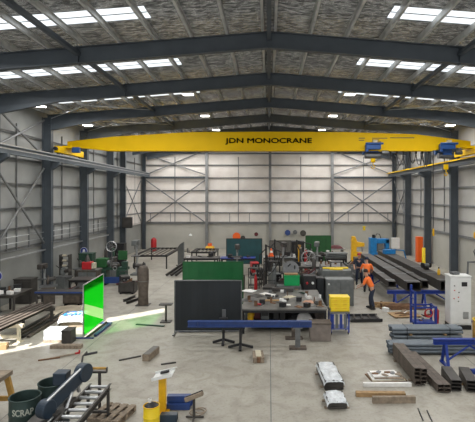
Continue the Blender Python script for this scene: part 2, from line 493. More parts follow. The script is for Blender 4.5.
# back wall: precast panels below, pale sheeting above (gable)
wb_ = struct('wall_back', MB().box((0, YB+0.1, 1.2), (2*XW, 0.2, 2.4)), 'precast')
g = MB(); zt = roofz(XW)
vs = [(x, y, z) for y in (YB+0.02, YB+0.12) for x, z in ((-XW, 2.4), (XW, 2.4), (XW, zt), (0, roofz(0)), (-XW, zt))]
g.add(vs, [(0,1,2,3,4),(9,8,7,6,5),(0,5,6,1),(1,6,7,2),(2,7,8,3),(3,8,9,4),(4,9,5,0)])
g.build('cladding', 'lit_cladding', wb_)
for z in GZ + [9.0]:
    MB().sweep(CPROF(0.1, 0.11 if z != 2.45 else 0.22, 0.008), (-XW+0.1, YB-0.06, z), (XW-0.1, YB-0.06, z)).build('girt', 'girt_zinc', wb_)
for x in (-5.85, 0.1, 5.95):
    MB().sweep(IPROF(0.24, 0.3, 0.02, 0.012), (x, YB-0.28, 0), (x, YB-0.28, roofz(x)-0.3), up=(0,1,0)).build('wall_column', 'girt_zinc', wb_)
for i in range(13):
    x = -11.2+1.87*i
    MB().box((x, YB-0.03, 2.95), (0.05, 0.05, 0.9)).build('stiffener', 'girt_zinc', wb_)
for x in (-8.9, -2.9, 3.0, 8.95):
    MB().box((x, YB-0.02, 5.6), (0.07, 0.05, 6.2)).build('mullion', 'girt_zinc', wb_)
for sx in (-1, 1):
    for (x0, z0, x1, z1) in ((11.6, 2.5, 6.0, 6.5), (11.6, 6.5, 6.0, 2.5), (11.6, 7.0, 6.0, 9.3), (11.6, 8.9, 6.0, 7.0)):
        MB().tube((sx*x0, YB-0.22, z0), (sx*x1, YB-0.22, z1), 0.055, 8).build('brace', 'girt_zinc', wb_)
    MB().rhs((sx*11.7, YB-0.25, 6.75), (sx*6.0, YB-0.25, 6.75), 0.15, 0.15).build('tie', 'steel_paint', wb_)
# side walls
for side, sx in (('left', -1), ('right', 1)):
    low = MB()
    spans = [(YF, 10.9), (13.85, YB)] if sx < 0 else [(YF, YB)]
    for a, b in spans: low.box((sx*(XW+0.1), (a+b)/2, 1.2), (0.2, b-a, 2.4))
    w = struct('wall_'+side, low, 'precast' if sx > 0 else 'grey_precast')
    cl = MB()
    for a, b in spans: cl.box((sx*(XW+0.08), (a+b)/2, (2.4+EAVE+0.35)/2), (0.12, b-a, EAVE+0.35-2.4))
    if sx < 0: cl.box((sx*(XW+0.08), 12.4, (6.35+EAVE+0.35)/2), (0.12, 3.2, EAVE+0.35-6.35))
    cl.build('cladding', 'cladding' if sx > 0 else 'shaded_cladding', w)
    for z in GZ:
        for a, b in spans:
            MB().sweep(CPROF(0.09, 0.1 if z != 2.45 else 0.16, 0.008), (sx*(XW-0.05), a, z), (sx*(XW-0.05), b, z)).build('girt', 'girt_zinc', w)
    for y in [16.65, 21.35, 26.05, 30.75, 35.5, 40.1]:
        MB().box((sx*(XW-0.03), y, 5.4), (0.05, 0.07, 6.0)).build('mullion', 'girt_zinc', w)
    if sx < 0:
        MB().path([(-XW+0.22, 14.4, 2.12), (-XW+0.22, 20, 2.12), (-XW+0.22, 33, 2.12)], 0.05).build('service_pipe', 'light_steel', w)
        for z in (2.75, 3.05): MB().tube((-XW+0.13, 14.4, z), (-XW+0.13, 33, z), 0.02, 6).build('conduit', 'light_steel', w)
        for y in (15.4, 18.0, 20.5, 22.4, 25, 27, 29.5, 31.5):
            MB().box((-XW+0.05, y, 2.9), (0.05, 0.05, 0.95)).build('stiffener', 'girt_zinc', w)
    braces = ((19.1, 23.5),) if sx < 0 else ((38.0, 42.2),)
    for a, b in braces:
        for (z0, z1) in ((2.5, 6.4), (6.4, 2.5), (7.0, 8.9), (8.9, 7.0)):
            MB().tube((sx*(XW-0.25), a, z0), (sx*(XW-0.25), b, z1), 0.05, 8).build('brace', 'girt_zinc', w)
# front wall behind the camera
struct('wall_front', MB().box((0, YF-0.1, 5.1), (2*XW+0.4, 0.2, 10.4)), 'cladding')
# sliding door bay at the far left, outside light put into the sheet's pale colour and faint glow
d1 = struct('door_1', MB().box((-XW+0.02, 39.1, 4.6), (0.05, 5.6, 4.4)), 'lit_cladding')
for z in (3.4, 4.35, 5.5): MB().box((-XW+0.07, 39.1, z), (0.06, 5.6, 0.09)).build('door_rail', 'girt_zinc', d1)
for (z0, z1) in ((2.6, 6.5), (6.5, 2.6)): MB().tube((-XW+0.12, 36.5, z0), (-XW+0.12, 41.8, z1), 0.04, 8).build('door_brace', 'girt_zinc', d1)
t = thing('door_post', 'extra dark steel post beside the bright bay of the left wall', 'post', (-XW+0.35, 35.9, 0))
MB().sweep(IPROF(0.24, 0.45, 0.03, 0.02), (0,0,0), (0,0,8.9), up=(1,0,0)).build('column', 'steel_paint', t)
MB().box((0,0,0.02), (0.55,0.4,0.04)).build('base_plate', 'steel_paint', t)

# ---------------------------------------------------------------- crane runway and crane
for side, sx in (('left', -1), ('right', 1)):
    t = thing('crane_runway', 'long grey crane rail beam along the %s wall' % side, 'crane rail', (sx*11.2, 0, 6.745), 0)
    MB().sweep(IPROF(0.22, 0.36, 0.03, 0.016), (0, 9.6, 0.18), (0, 42.2, 0.18)).build('beam', 'galv_paint' if sx < 0 else 'steel_paint', t)
    MB().box((0, 25.9, 0.39), (0.07, 32.6, 0.06)).build('rail', 'light_steel' if sx < 0 else 'crane_yellow', t)
    if sx > 0: MB().box((-0.16, 25.9, 0.33), (0.05, 32.6, 0.05)).build('conductor_bar', 'crane_yellow', t)
    else: MB().box((0.15, 25.9, 0.2), (0.05, 32.6, 0.04)).build('conductor_bar', 'light_steel', t)
YC = 25.3
cr = thing('overhead_crane', 'yellow overhead crane girder spanning the shed with black lettering', 'crane', (0, YC, 7.5))
gb = MB()
prof = [(-9.1,0),(9.1,0),(11.25,0.22),(11.25,0.52),(8.2,0.90),(4.5,1.02),(0,1.05),(-4.5,1.02),(-8.6,0.78),(-11.25,0.5),(-11.25,0.22)]
gb.sweep(prof, (0,-0.21,0), (0,0.21,0), up=(0,0,1))
gb.build('girder', 'crane_yellow', cr, bevel=0.01)
MB().box((0,0,-0.015), (18.2,0.5,0.03)).box((0,-0.24,0.02),(18.2,0.03,0.05)).build('bottom_flange', 'crane_yellow', cr)
fx = lambda v: Vector((v.x+0.0, -0.222, v.y+0.53))
lettering('girder_lettering', 'JDN MONOCRANE', 0.385, 'black', cr, fx, sx=1.46, bold=0.016)
for (x0, x1, z) in ((5.0,5.35,0.68),(5.0,5.3,0.56),(5.75,6.6,0.68),(6.75,8.1,0.70),(5.75,6.15,0.58),(5.75,6.25,0.48)):
    MB().box(((x0+x1)/2, -0.213, z), (x1-x0, 0.006, 0.045)).build('small_marking', 'rust_steel', cr)
for sx in (-1, 1):
    e = MB().sweep(RECT(0.26,0.34), (sx*11.2,-1.6,-0.08), (sx*11.2,1.6,-0.08)).build('end_carriage', 'crane_yellow', cr, bevel=0.02)
    for y in (-1.35, 1.35):
        MB().lathe([(0.14,-0.05),(0.17,-0.05),(0.17,0.05),(0.14,0.05)], (sx*11.2,y,-0.165), 16, 'X').build('wheel', 'black', e)
    for y in (-1.68, 1.68): MB().tube((sx*11.2,y-0.07,-0.05),(sx*11.2,y+0.07,-0.05),0.1).build('buffer', 'black', e)
    MB().box((sx*11.0,-0.5,0.13), (0.5,0.7,0.12)).build('gusset', 'crane_yellow', cr)
MB().box((-10.6,-0.55,-0.02), (0.4,0.3,0.3)).build('drive_motor', 'crane_blue', cr, bevel=0.03)
def hoist(x, label, drop, lift):
    t = thing('hoist_trolley', label, 'hoist', (x, YC, 7.46))
    up_ = 0.22
    MB().box((-0.1,-0.42,0.0+up_), (0.85,0.3,0.32)).box((-0.05,-0.6,0.16+up_),(1.0,0.1,0.12)).box((-0.45,-0.42,-0.2+up_),(0.18,0.25,0.2)).build('motor_housing', 'crane_blue', t, bevel=0.05)
    MB().box((-0.05,0.42,0.0), (0.9,0.3,0.3)).build('frame', 'crane_blue', t, bevel=0.03)
    MB().box((0,0,-0.03),(0.5,0.44,0.06+lift)).build('trolley_plate', 'crane_blue', t)
    MB().tube((-0.45,0,-0.24),(0.4,0,-0.24),0.17,18).build('rope_drum', 'steel_grey', t)
    MB().tube((0.4,-0.35,-0.1),(0.75,-0.35,-0.1),0.12,14).build('gear_motor', 'steel_grey', t)
    MB().box((0.0,-0.45,0.26+up_), (0.22,0.2,0.2)).build('control_box', 'cream', t)
    for dx in (-0.06, 0.06): MB().tube((dx,0,-0.3),(dx,0,-drop),0.012,6).build('rope', 'black', t)
    hb = MB().box((0,0,-drop-0.12), (0.24,0.16,0.3)).build('hook_block', 'crane_yellow', t, bevel=0.03)
    MB().path([(0,0,-drop-0.27),(0,0,-drop-0.4),(0.09,0,-drop-0.48),(0.05,0,-drop-0.6),(-0.06,0,-drop-0.6),(-0.1,0,-drop-0.5)],0.028).build('hook', 'crane_yellow', hb)
hoist(5.85, 'blue hoist under the crane girder left of the festoon cables', 0.35, 0.0)
hoist(9.95, 'blue hoist near the right end of the crane girder', 0.75, 0.30)
# festoon cable
t = thing('festoon_cable', 'black festoon cable hanging in loops below the girder between the blue hoists', 'cable', (6.85, YC+0.1, 7.31))
for i in range(7):
    x = 0.36*i
    MB().box((x,0,0.1), (0.1,0.1,0.12)).build('carrier', 'black', t)
    if i < 6:
        MB().path([(x+0.36*u, 0, 0.05-(0.55+0.12*(i%3))*math.sin(PI*u)**0.8) for u in [j/10 for j in range(11)]], 0.022, 6).build('cable_loop', 'black', t)
t = thing('crane_pendant', 'long black pendant cable hanging from the crane before the right wall', 'pendant control', (9.3, YC+0.15, 7.3))
MB().tube((0,0,0.25),(0,0,-4.2),0.018,6).build('cable', 'black', t)
MB().box((0,0,-4.4),(0.1,0.08,0.42)).build('button_box', 'machine_yellow', t, bevel=0.02)

# high bay lamps
POS = {20.0:'over the near floor', 25.3:'level with the crane', 30.6:'just beyond the crane', 35.3:'nearest the end wall'}
SIDE = {-10.2:'by the left eave', -3.6:'left of the ridge', 3.6:'right of the ridge', 10.2:'by the right eave'}
lamp0 = None
for xx in SIDE:
    for yy in POS:
        lab = 'small white high bay lamp %s, %s' % (SIDE[xx], POS[yy])
        z = roofz(xx)-0.62
        if lamp0 is None:
            lamp0 = thing('high_bay_lamp', lab, 'ceiling lamp', (xx, yy, z), 0, 'high bay lamps under the roof')
            MB().box((0,0,0.06),(0.5,0.36,0.06)).build('housing', 'white_paint', lamp0, bevel=0.01)
            MB().box((0,0,0.02),(0.44,0.3,0.02)).build('diffuser', 'lamp_glow', lamp0)
            MB().tube((0,0,0.09),(0,0,0.62),0.012,6).build('hanger', 'steel_grey', lamp0)
        else: clone(lamp0, None, (xx, yy, z), None, lab)

# ================================================================ RIGHT SIDE: trestles, long beams
def trestle_stand(x0, x1, y, label, h=0.72, m='royal_blue', group='blue trestles carrying the long beams', d=0.5):
    L = x1-x0
    t = thing('steel_trestle', label, 'trestle', ((x0+x1)/2, y, 0), 0, group)
    MB().sweep(IPROF(0.14, 0.16, 0.02, 0.012), (-L/2,0,h-0.08), (L/2,0,h-0.08)).build('top_rail', m, t)
    for sx in (-1, 0, 1) if L > 2.5 else (-1, 1):
        x = sx*(L/2-0.35)
        for sy in (-1, 1):
            lg = MB().bar((x, sy*d*0.5, 0.02), (x, sy*0.05, h-0.16), 0.07, 0.07).build('leg', m, t)
        MB().box((x,0,0.03),(0.1,d+0.14,0.05)).build('foot', m, t)
    for sx in (-1, 1):
        MB().tube((sx*(L/2-0.38),0,0.12),(sx*(L/2-1.1),0,h-0.17),0.03).build('brace', m, t)
    return t
for y, lab in ((20.2, 'blue steel trestle under the near ends of the long beams'), (24.6, 'blue steel trestle under the middle of the long beams'), (29.0, 'blue steel trestle under the far ends of the long beams')):
    trestle_stand(5.3, 8.6, y, lab)
def box_beam(x, w, h, y0, y1, label, m='mill_steel', z=0.725, plates=True):
    t = thing('box_beam', label, 'steel beam', (x, y0, z), 0, 'long fabricated beams on the blue trestles')
    MB().rhs((0,0,h/2), (0,y1-y0,h/2), w, h, 0.018).build('hollow_section', m, t)
    if plates:
        for k in range(3):
            MB().box((0, 0.35+1.9*k, h+0.006), (w+0.06, 0.22, 0.012)).build('stiffener_plate', 'steel_grey', t)
    return t
box_beam(6.42, 0.62, 0.40, 19.95, 30.0, 'long grey box beam, open end facing camera left of the blue cage trolley')
box_beam(7.15, 0.30, 0.34, 20.6, 30.0, 'narrow long grey beam lying between the two wide box beams')
box_beam(7.98, 0.72, 0.44, 20.0, 31.5, 'widest long grey box beam, nearest the right wall')
box_beam(5.72, 0.36, 0.26, 20.9, 29.6, 'slimmer long beam, leftmost of those on the blue trestles')
t = thing('channel_beam', 'long dark channel on low packers left of the workers and the box beams', 'steel beam', (4.35, 23.4, 0.0))
MB().sweep(CPROF(0.3,0.3,0.02), (0,0,0.72), (0,5.3,0.72)).build('channel', 'mill_steel', t)
for y in (0.6, 2.6, 4.8): MB().box((0,y,0.285),(0.4,0.16,0.57)).build('packer', 'old_wood', t)
# blue clamp and tools on the beams
t = thing('bench_grinder', 'dark bench grinder standing on the widest box beam', 'grinder', (8.1, 23.2, 1.165), 0.3)
MB().tube((-0.14,0,0.22),(0.14,0,0.22),0.1).build('motor','machine_grey',t,smooth=True)
for s in (-1,1): MB().tube((s*0.17,0,0.22),(s*0.24,0,0.22),0.14,18).build('grinding_wheel','black',t)
MB().box((0,0,0.06),(0.2,0.2,0.12)).build('base','black',t)
t = thing('spray_bottle', 'small yellow and black bottle on the right hand box beam', 'bottle', (8.15, 21.6, 1.165))
MB().lathe([(0.06,0),(0.07,0.02),(0.07,0.2),(0.03,0.27),(0.03,0.3)]).build('bottle_body','machine_yellow',t,smooth=True)
MB().lathe([(0.032,0.3),(0.035,0.36),(0.01,0.38)]).box((0,-0.05,0.35),(0.02,0.09,0.02)).build('spray_head','black',t)
t = thing('clamp_box', 'bright blue tool box on the far end of the grey beams', 'tool box', (7.9, 29.6, 1.165), 0.2)
MB().box((0,0,0.12),(0.75,0.4,0.24)).build('box_body','sky_blue',t,bevel=0.02)
MB().box((0,0,0.26),(0.78,0.43,0.04)).build('lid','sky_blue',t,bevel=0.01)
MB().path([(-0.15,0,0.28),(-0.15,0,0.35),(0.15,0,0.35),(0.15,0,0.28)],0.015).build('handle','black',t)

# yellow punching machine and blue ironworker near the end wall
t = thing('punching_machine', 'yellow C-frame press at the far end left of the blue machine', 'machine', (6.7, 33.8, 0))
fr = MB().sweep([(-0.55,0.0),(0.25,0.0),(0.25,0.75),(-0.15,0.8),(-0.15,1.15),(0.45,1.2),(0.45,1.45),(-0.1,1.55),(-0.25,1.95),(-0.5,1.95)], (0,-0.18,0),(0,0.18,0))
fr.build('c_frame','machine_yellow',t,bevel=0.02)
MB().box((0.55,0,0.45),(0.9,0.7,0.12)).build('work_table','machine_yellow',t)
MB().box((0.6,0,0.2),(0.7,0.5,0.4)).build('cabinet','mill_steel',t,bevel=0.01)
MB().tube((0.3,0,0.8),(0.3,0,1.2),0.06).build('ram','light_steel',t)
MB().tube((-0.38,-0.24,1.6),(-0.38,0.24,1.6),0.16).build('motor','machine_yellow',t)
t = thing('ironworker', 'bright blue ironworker machine by the end wall, white panel at its right', 'machine', (8.9, 35.4, 0))
MB().box((-0.75,0,0.85),(0.5,0.7,1.7)).build('side_frame','sky_blue',t,bevel=0.03)
MB().box((0.35,0,0.8),(0.3,0.6,1.6)).build('side_frame','sky_blue',t,bevel=0.03)
MB().box((-0.2,0,1.45),(1.4,0.6,0.35)).build('top_beam','sky_blue',t,bevel=0.03)
MB().box((0.0,0,0.4),(1.9,0.8,0.25)).build('bed','sky_blue',t,bevel=0.02)
MB().box((-0.2,-0.1,0.95),(0.5,0.4,0.6)).build('tool_head','machine_grey',t,bevel=0.02)
MB().tube((-0.7,-0.1,1.7),(-0.7,-0.1,1.95),0.12).build('motor','black',t)
MB().path([(-0.55,0,1.7),(-0.45,0,2.0),(-0.2,0,1.98),(-0.1,0,1.65)],0.03).build('hose','black',t)
MB().box((0.95,-0.3,1.3),(0.62,0.25,0.85)).build('control_panel','white_paint',t,bevel=0.02)
MB().path([(0.8,0,0.0),(0.8,0,0.75),(1.7,0,0.7),(1.9,0,0)],0.05).build('guard_rail','sky_blue',t)
# orange locker panel at the right wall with a yellow bollard
t = thing('orange_cabinet', 'tall narrow bright orange cabinet against the right wall', 'cabinet', (11.35, 34.0, 0), 0)
MB().box((0,0,0.95),(0.42,0.5,1.9)).build('body','orange',t,bevel=0.01)
MB().box((-0.0,-0.26,1.0),(0.36,0.02,1.7)).build('door','orange',t)
t = thing('safety_bollard', 'yellow post in front of the orange cabinet', 'bollard', (11.0, 32.0, 0))
MB().lathe([(0.12,0),(0.12,1.25),(0.08,1.3)]).build('post','bright_yellow',t,smooth=True)
MB().box((0,0,0.01),(0.34,0.34,0.02)).build('base_plate','black',t)

# blue cage trolley with scrap offcuts
x, y = at(427.5, 328)
t = thing('cage_trolley', 'blue steel frame trolley holding offcuts beside the white control cabinet', 'trolley', (x, y+0.25, 0))
W = 0.62
for sx in (-1,1):
    for sy in (-1,1):
        tall = 1.5 if sx < 0 and sy > 0 else (1.35 if sx < 0 else 0.78)
        MB().box((sx*W/2-(0.15 if sx<0 else 0), sy*0.25, tall/2+0.05),(0.075,0.075,tall-0.1+0.05)).build('post','royal_blue',t)
for z in (0.16,0.76):
    MB().box((-0.07,-0.25,z),(0.72,0.045,0.05)).box((-0.07,0.25,z),(0.72,0.045,0.05)).box((W/2,0,z),(0.045,0.5,0.05)).box((-W/2-0.15,0,z),(0.045,0.5,0.05)).build('frame_rail','royal_blue',t)
MB().box((-0.46,0,1.33),(0.045,0.5,0.05)).box((-0.46,0,1.05),(0.03,0.5,0.03)).build('side_rail','royal_blue',t)
MB().box((-0.07,0,0.19),(0.74,0.5,0.02)).build('tray','royal_blue',t)
for sx in (-1,1):
    for sy in (-1,1): MB().tube((sx*0.28-0.08,sy*0.22-0.02,0.05),(sx*0.28-0.08,sy*0.22+0.02,0.05),0.05,12).build('castor','black',t)
random.seed(3)
for i in range(7):
    p = Vector((x-0.25+0.38*random.random(), y+0.1+0.3*random.random(), 0.215+0.035*i))
    q = Vector((random.uniform(-.2,.2), random.uniform(-.12,.12), random.uniform(0.0,.03)))
    solo('steel_offcut', MB().rhs(-q,q,0.05,0.05,0.006), random.choice(['rust','steel_grey','light_steel']), 'short steel offcut tossed in the blue frame trolley', 'offcut', p, 0, 'offcuts in the blue frame trolley')
t = thing('hose_coil', 'coiled cable hanging over the offcuts in the blue trolley', 'cable', (x+0.05, y+0.02, 0.55), 0)
MB().torus((0,0,0),0.15,0.02,'Y').torus((0.02,0.02,0.01),0.13,0.018,'Y').build('coil','red',t)

# white control cabinet
x, y = at(460.5, 330)
t = thing('control_cabinet', 'tall white electrical control cabinet with small dark screen on a black plinth', 'cabinet', (x+0.05, y+0.35, 0), -0.05)
MB().box((0,0,0.08),(0.76,0.62,0.16)).build('plinth','black',t)
bd = MB().box((0,0,1.05),(0.76,0.6,1.78)).build('body','white_paint',t,bevel=0.02)
MB().box((0.0,-0.31,1.05),(0.68,0.02,1.66)).build('door','white_paint',t,bevel=0.005)
MB().box((0.12,-0.325,1.68),(0.2,0.02,0.16)).build('screen','black',t)
for i,(a,b) in enumerate(((-0.24,1.62),(-0.24,1.45),(-0.08,1.38),(-0.1,1.2),(-0.26,1.15),(-0.1,1.05))):
    MB().tube((a,-0.32,b),(a,-0.345,b),0.022).build('button','red' if i in(1,3,4) else 'black',t)
for k in range(6): MB().box((0.17,-0.325,0.42+0.045*k),(0.2,0.012,0.02)).build('vent_slat','machine_grey',t)
MB().box((0,0,1.96),(0.8,0.64,0.03)).build('top_cap','white_paint',t)
solo('control_pendant', MB().box((0,0,0.05),(0.3,0.2,0.1)), 'steel_grey', 'grey box lying on top of the white control cabinet', 'control box', (x-0.05,y+0.4,1.98), 0.3, bevel=0.015)
t = thing('fire_bucket', 'small red can on the floor left of the white control cabinet', 'can', (x-0.55, y+0.9, 0))
MB().lathe([(0.08,0),(0.1,0.25),(0.1,0.5),(0.05,0.56)]).build('can_body','red',t,smooth=True)
MB().path([(-0.04,0,0.55),(0,0,0.63),(0.04,0,0.55)],0.01).build('handle','black',t)

# blue jib post at the right edge with an orange arm
t = thing('jib_crane', 'dark blue jib post at the right edge with orange yellow arm and hoses', 'jib crane', (8.15, 17.4, 0))
MB().rhs((0,0,0.05),(0,0,3.35),0.22,0.22).build('post','royal_blue',t)
MB().box((0,0,0.03),(0.45,0.45,0.06)).build('base_plate','royal_blue',t)
MB().sweep(IPROF(0.12,0.16), (0.3,0,3.22),(-0.28,-0.5,3.22)).build('arm','machine_yellow',t)
MB().box((-0.05,-0.1,3.42),(0.4,0.25,0.25)).build('hoist_motor','machine_yellow',t,bevel=0.04)
MB().path([(-0.2,-0.42,3.15),(-0.42,-0.42,2.85),(-0.3,-0.42,2.5),(-0.12,-0.3,2.62),(-0.1,-0.2,2.9)],0.03).build('hose','steel_grey',t)
MB().path([(-0.14,-0.1,2.4),(-0.5,-0.1,2.4),(-0.52,-0.1,1.9)],0.045).build('bent_pipe','steel_grey',t)
# yellow bin at the right edge
t = thing('yellow_bin', 'ochre yellow bin cut off by the right edge of the picture', 'bin', (7.2, 15.2, 0))
MB().lathe([(0.26,0),(0.3,0.1),(0.3,0.72),(0.27,0.78)]).build('bin_body','ochre_wood',t,smooth=True)
MB().torus((0,0,0.76),0.28,0.025).build('rim','bright_yellow',t)

# grey tube packs
def tube_pack(name, x0, x1, y, z, rows, cols, label, group, r=0.062, m='galv_paint'):
    src = None
    for j in range(rows):
        for i in range(cols):
            loc = (x0, y+i*2.06*r, z+r+j*2.02*r)
            lab = label + ', ' + ('bottom' if j == 0 else 'top' if j == rows-1 else 'middle') + ' layer, ' + ('front row' if i == 0 else 'rear row' if i == cols-1 else 'inner row')
            if src is None:
                src = solo(name, MB().pipe((0,0,0),(x1-x0,0,0),r,0.008), m, lab, 'tube', loc, 0, group, smooth=True)
            else:
                c = clone(src, None, loc, None, lab); c.location.x += random.uniform(-0.05,0.05)
random.seed(5)
tube_pack('steel_tube', 4.15, 6.45, 15.1, 0.06, 2, 5, 'grey tube in the lower pack by the white cabinet', 'lower pack of grey tubes', 0.05)
tube_pack('steel_tube', 4.15, 6.50, 15.1, 0.312, 2, 5, 'grey tube in the upper pack by the white cabinet', 'upper pack of grey tubes', 0.05)
for i,xx in enumerate((4.75,5.9)):
    solo('timber_packer', MB().box((0,0,0.024),(0.08,0.56,0.046)), 'wood', ['left','right'][i]+' pale timber packer between the two grey tube packs', 'timber', (xx,15.31,0.265))
    solo('timber_bearer', MB().box((0,0,0.029),(0.09,0.6,0.058)), 'old_wood', ['left','right'][i]+' timber bearer on the floor under the far grey tube pack', 'timber', (xx,15.31,0))
tube_pack('square_tube', 3.75, 6.9, 13.95, 0.05, 3, 4, 'grey tube in the front pack', 'front pack of grey tubes', 0.053)
for i,xx in enumerate((4.1,5.5,6.5)):
    solo('timber_bearer', MB().box((0,0,0.024),(0.09,0.5,0.047)), 'old_wood', ['left','middle','right'][i]+' timber bearer under the front grey tube pack', 'timber', (xx,14.11,0))
# strapping bands
for k,(xx,zz,yy,hh,dd) in enumerate(((4.62,0.06,15.306,0.202,0.512),(6.05,0.06,15.306,0.202,0.512),(4.62,0.312,15.306,0.202,0.512),(6.05,0.312,15.306,0.202,0.512))):
    b = MB(); a0,b0 = dd/2+0.004, zz
    b.rhs((-0.012,0,0),(0.012,0,0),dd+0.02,hh+0.016,0.003)
    solo('strapping_band', b, 'black', 'black strap round the %s end of the %s grey tube pack' % (['left','right'][k%2], ['lower','upper'][k//2]), 'strap', (xx,yy,zz+hh/2), 0)

# brown hollow section stacks
def rhs_stack(x, y, rz, L, cols, rows, w, h, label, group, m='rust_steel', z0=0.05):
    src = None
    for j in range(rows):
        for i in range(cols):
            off = Vector(((i-(cols-1)/2)*(w+0.004), random.uniform(-0.05,0.05), 0)); off.rotate(Matrix.Rotation(rz,3,'Z'))
            loc = (x+off.x, y+off.y, z0+h/2+j*(h+0.003))
            lab = label + ', ' + ('bottom' if j == 0 else 'top' if j == rows-1 else 'second from bottom' if j == 1 else 'third from bottom') + ('' if cols == 1 else ' left' if i == 0 else ' right')
            if src is None:
                src = solo('hollow_section', MB().rhs((0,0,0),(0,L,0),w,h,0.008), m, lab, 'steel section', loc, rz, group)
            else: clone(src, None, loc, None, lab)
rhs_stack(3.93, 11.65, 0.0, 2.05, 2, 4, 0.155, 0.10, 'brown hollow section in the tallest brown stack', 'tall stack of brown sections')
rhs_stack(4.38, 11.2, 0.035, 2.45, 2, 2, 0.16, 0.09, 'brown hollow section in the low stack beside it', 'low middle stack of brown sections', 'rust_steel', 0.03)
rhs_stack(4.72, 11.35, -0.12, 0.95, 1, 3, 0.26, 0.085, 'short dark channel in the left short stack', 'left short stack', 'mill_steel', 0.03)
rhs_stack(5.10, 11.3, -0.2, 0.95, 1, 3, 0.26, 0.085, 'short dark channel in the right short stack', 'right short stack', 'mill_steel', 0.03)
for i,(xx,yy,rz) in enumerate(((3.93,12.0,0.0),(3.93,13.4,0.0))):
    solo('timber_bearer', MB().box((0,0,0.022),(0.42,0.08,0.044)), 'old_wood', ['near','far'][i]+' timber bearer under the tall brown stack', 'timber', (xx,yy,0), rz)
solo('timber_plank', MB().box((0,0,0.012),(0.7,0.1,0.024)), 'wood', 'yellow timber strip under the short dark channels', 'timber', (4.85,11.75,0), 0.1)

# blue trestle at the right edge in front of the tubes
t = trestle_stand(4.78, 6.9, 13.1, 'royal blue trestle at the right edge in front of the grey tubes', 0.78, 'royal_blue', 'blue trestle at the right edge')
solo('blue_bar', MB().rhs((-0.6,0,0),(0.6,0,0),0.12,0.12), 'royal_blue', 'short royal blue square bar on the floor at the right edge', 'steel bar', (6.2,12.5,0.065), 0.05)

# plates, boards, wrapped packs
x,y = at(386,378)
t = thing('plate_offcuts', 'flat stack of stained white plate offcuts on the floor left of the brown sections', 'steel plate', (x,y,0), 0.03)
random.seed(11)
for k in range(5):
    o = MB().box((0,0,0.012),(0.95-0.06*k,0.62-0.05*k,0.022)); ob = o.build('plate', ['rust','cream','paper','old_wood','paper'][k], t); ob.location=(random.uniform(-.05,.05),random.uniform(-.04,.04),0.024*k+0.002); ob.rotation_euler=(0,0,random.uniform(-.15,.15))
for k in range(6):
    o = MB().sweep([(-0.08,-0.05),(0.07,-0.06),(0.11,0.02),(0.02,0.07),(-0.09,0.04)],(0,0,0),(0,0,-0.012)).build('thin_offcut',['rust','steel_grey','old_wood'][k%3],t); o.location=(-0.3+0.12*k,0.12*math.sin(k*2.3),0.136+0.001*k); o.rotation_euler=(0,0,k*1.1)
solo('white_section', MB().rhs((-0.62,0,0),(0.62,0,0),0.09,0.09), 'paper', 'white painted square tube in front of the plate offcuts', 'steel bar', (at(387,386)[0], at(387,386)[1]-0.02, 0.05), 0.0)
x,y = at(381,397)
solo('timber_plank', MB().box((0,0,0.05),(1.2,0.14,0.1)), 'wood', 'brown timber plank on edge behind the dark board', 'timber', (x,y+0.05,0), -0.03)
x,y = at(394,403)
solo('dark_board', MB().box((0,0,0.075),(1.02,0.1,0.15)), 'old_wood', 'dark weathered board nearest the camera by the brown sections', 'timber', (x,y+0.02,0), 0.02)
def wrapped_pack(x,y,L,w,h,rz,label):
    t = thing('wrapped_pack', label, 'bundle', (x,y,0), rz)
    st = None
    n = max(3,int(h/0.07))
    for k in range(n):
        MB().box((0,0,0.05+k*0.06),(w-0.04,L-0.06,0.05)).build('steel_flat','mill_steel',t)
    zt = 0.05+n*0.06
    MB().sheet(w+0.02,L,10,16,lambda u,v: zt+0.02*math.sin(9*u)*math.sin(13*v)-0.10*(abs(2*u-1)**8)-0.05*abs(2*v-1)**10+0.012*math.sin(31*u+17*v),0.01).build('plastic_wrap','plastic_wrap',t,smooth=True)
    for s in (-1,1): MB().box((0,s*L*0.3,0.012),(w+0.1,0.08,0.024)).build('bearer','old_wood',t)
x0,y0 = at(334,392)
wrapped_pack(x0-0.02,y0+0.72,1.35,0.52,0.30,0.06,'long steel pack under crumpled white plastic on the floor, farther of the pair')
x0,y0 = at(337.5,411)
wrapped_pack(x0,y0+0.33,0.6,0.48,0.22,0.04,'shorter steel pack under white plastic, nearer of the pair')
for i,(a,b,c,d) in enumerate(((418,409,423,421),(427,411,432,422))):
    p,q = at(a,b),at(c,d)
    solo('steel_rod', MB().tube((p[0],p[1],0.015),(q[0],q[1],0.015),0.013,8), 'black', ['left','right'][i]+' thin black rod on the floor at the bottom right', 'steel rod')

mat('box_brown',(0.19,0.16,0.14),0.7,0,0.2,5)
# ================================================================ CENTRE
def trestle_T(px, py, label, h=0.72, w=0.35, ext=0.0, group=None, m='black'):
    x,y = at(px,py)
    t = thing('tube_stand', label, 'stand', (x,y,0), 0, group)
    MB().tube((0,0,0.05),(0,0,h),0.045).build('post', m, t)
    for a in (0.35, PI-0.35, -PI/2):
        MB().bar((0,0,0.16),(w*math.cos(a),w*math.sin(a)*0.6,0.035),0.09,0.07).build('foot', m, t)
    MB().box((0,0,h+0.01),(0.28,0.14,0.03)).build('head', m, t)
    if ext:
        MB().box((0,0.14,h+ext/2+0.02),(0.12,0.03,ext+0.05)).build('back_stop','steel_grey',t)
    return t
BX0, BX1, BYY = -2.62, 1.38, 14.55
trestle_T(223.5, 344, 'leftmost black stand, set behind the long blue beam', 0.85, 0.38, 0.22)
trestle_T(240.5, 349, 'black tripod stand under the left half of the blue beam', 0.675, 0.42, 0.0)
t = thing('beam_stand', 'low steel stand with wide flat foot under the right end of the blue beam', 'stand', (0.93, 14.55, 0))
MB().box((0,0,0.03),(0.55,0.3,0.06)).build('foot','rust_steel',t)
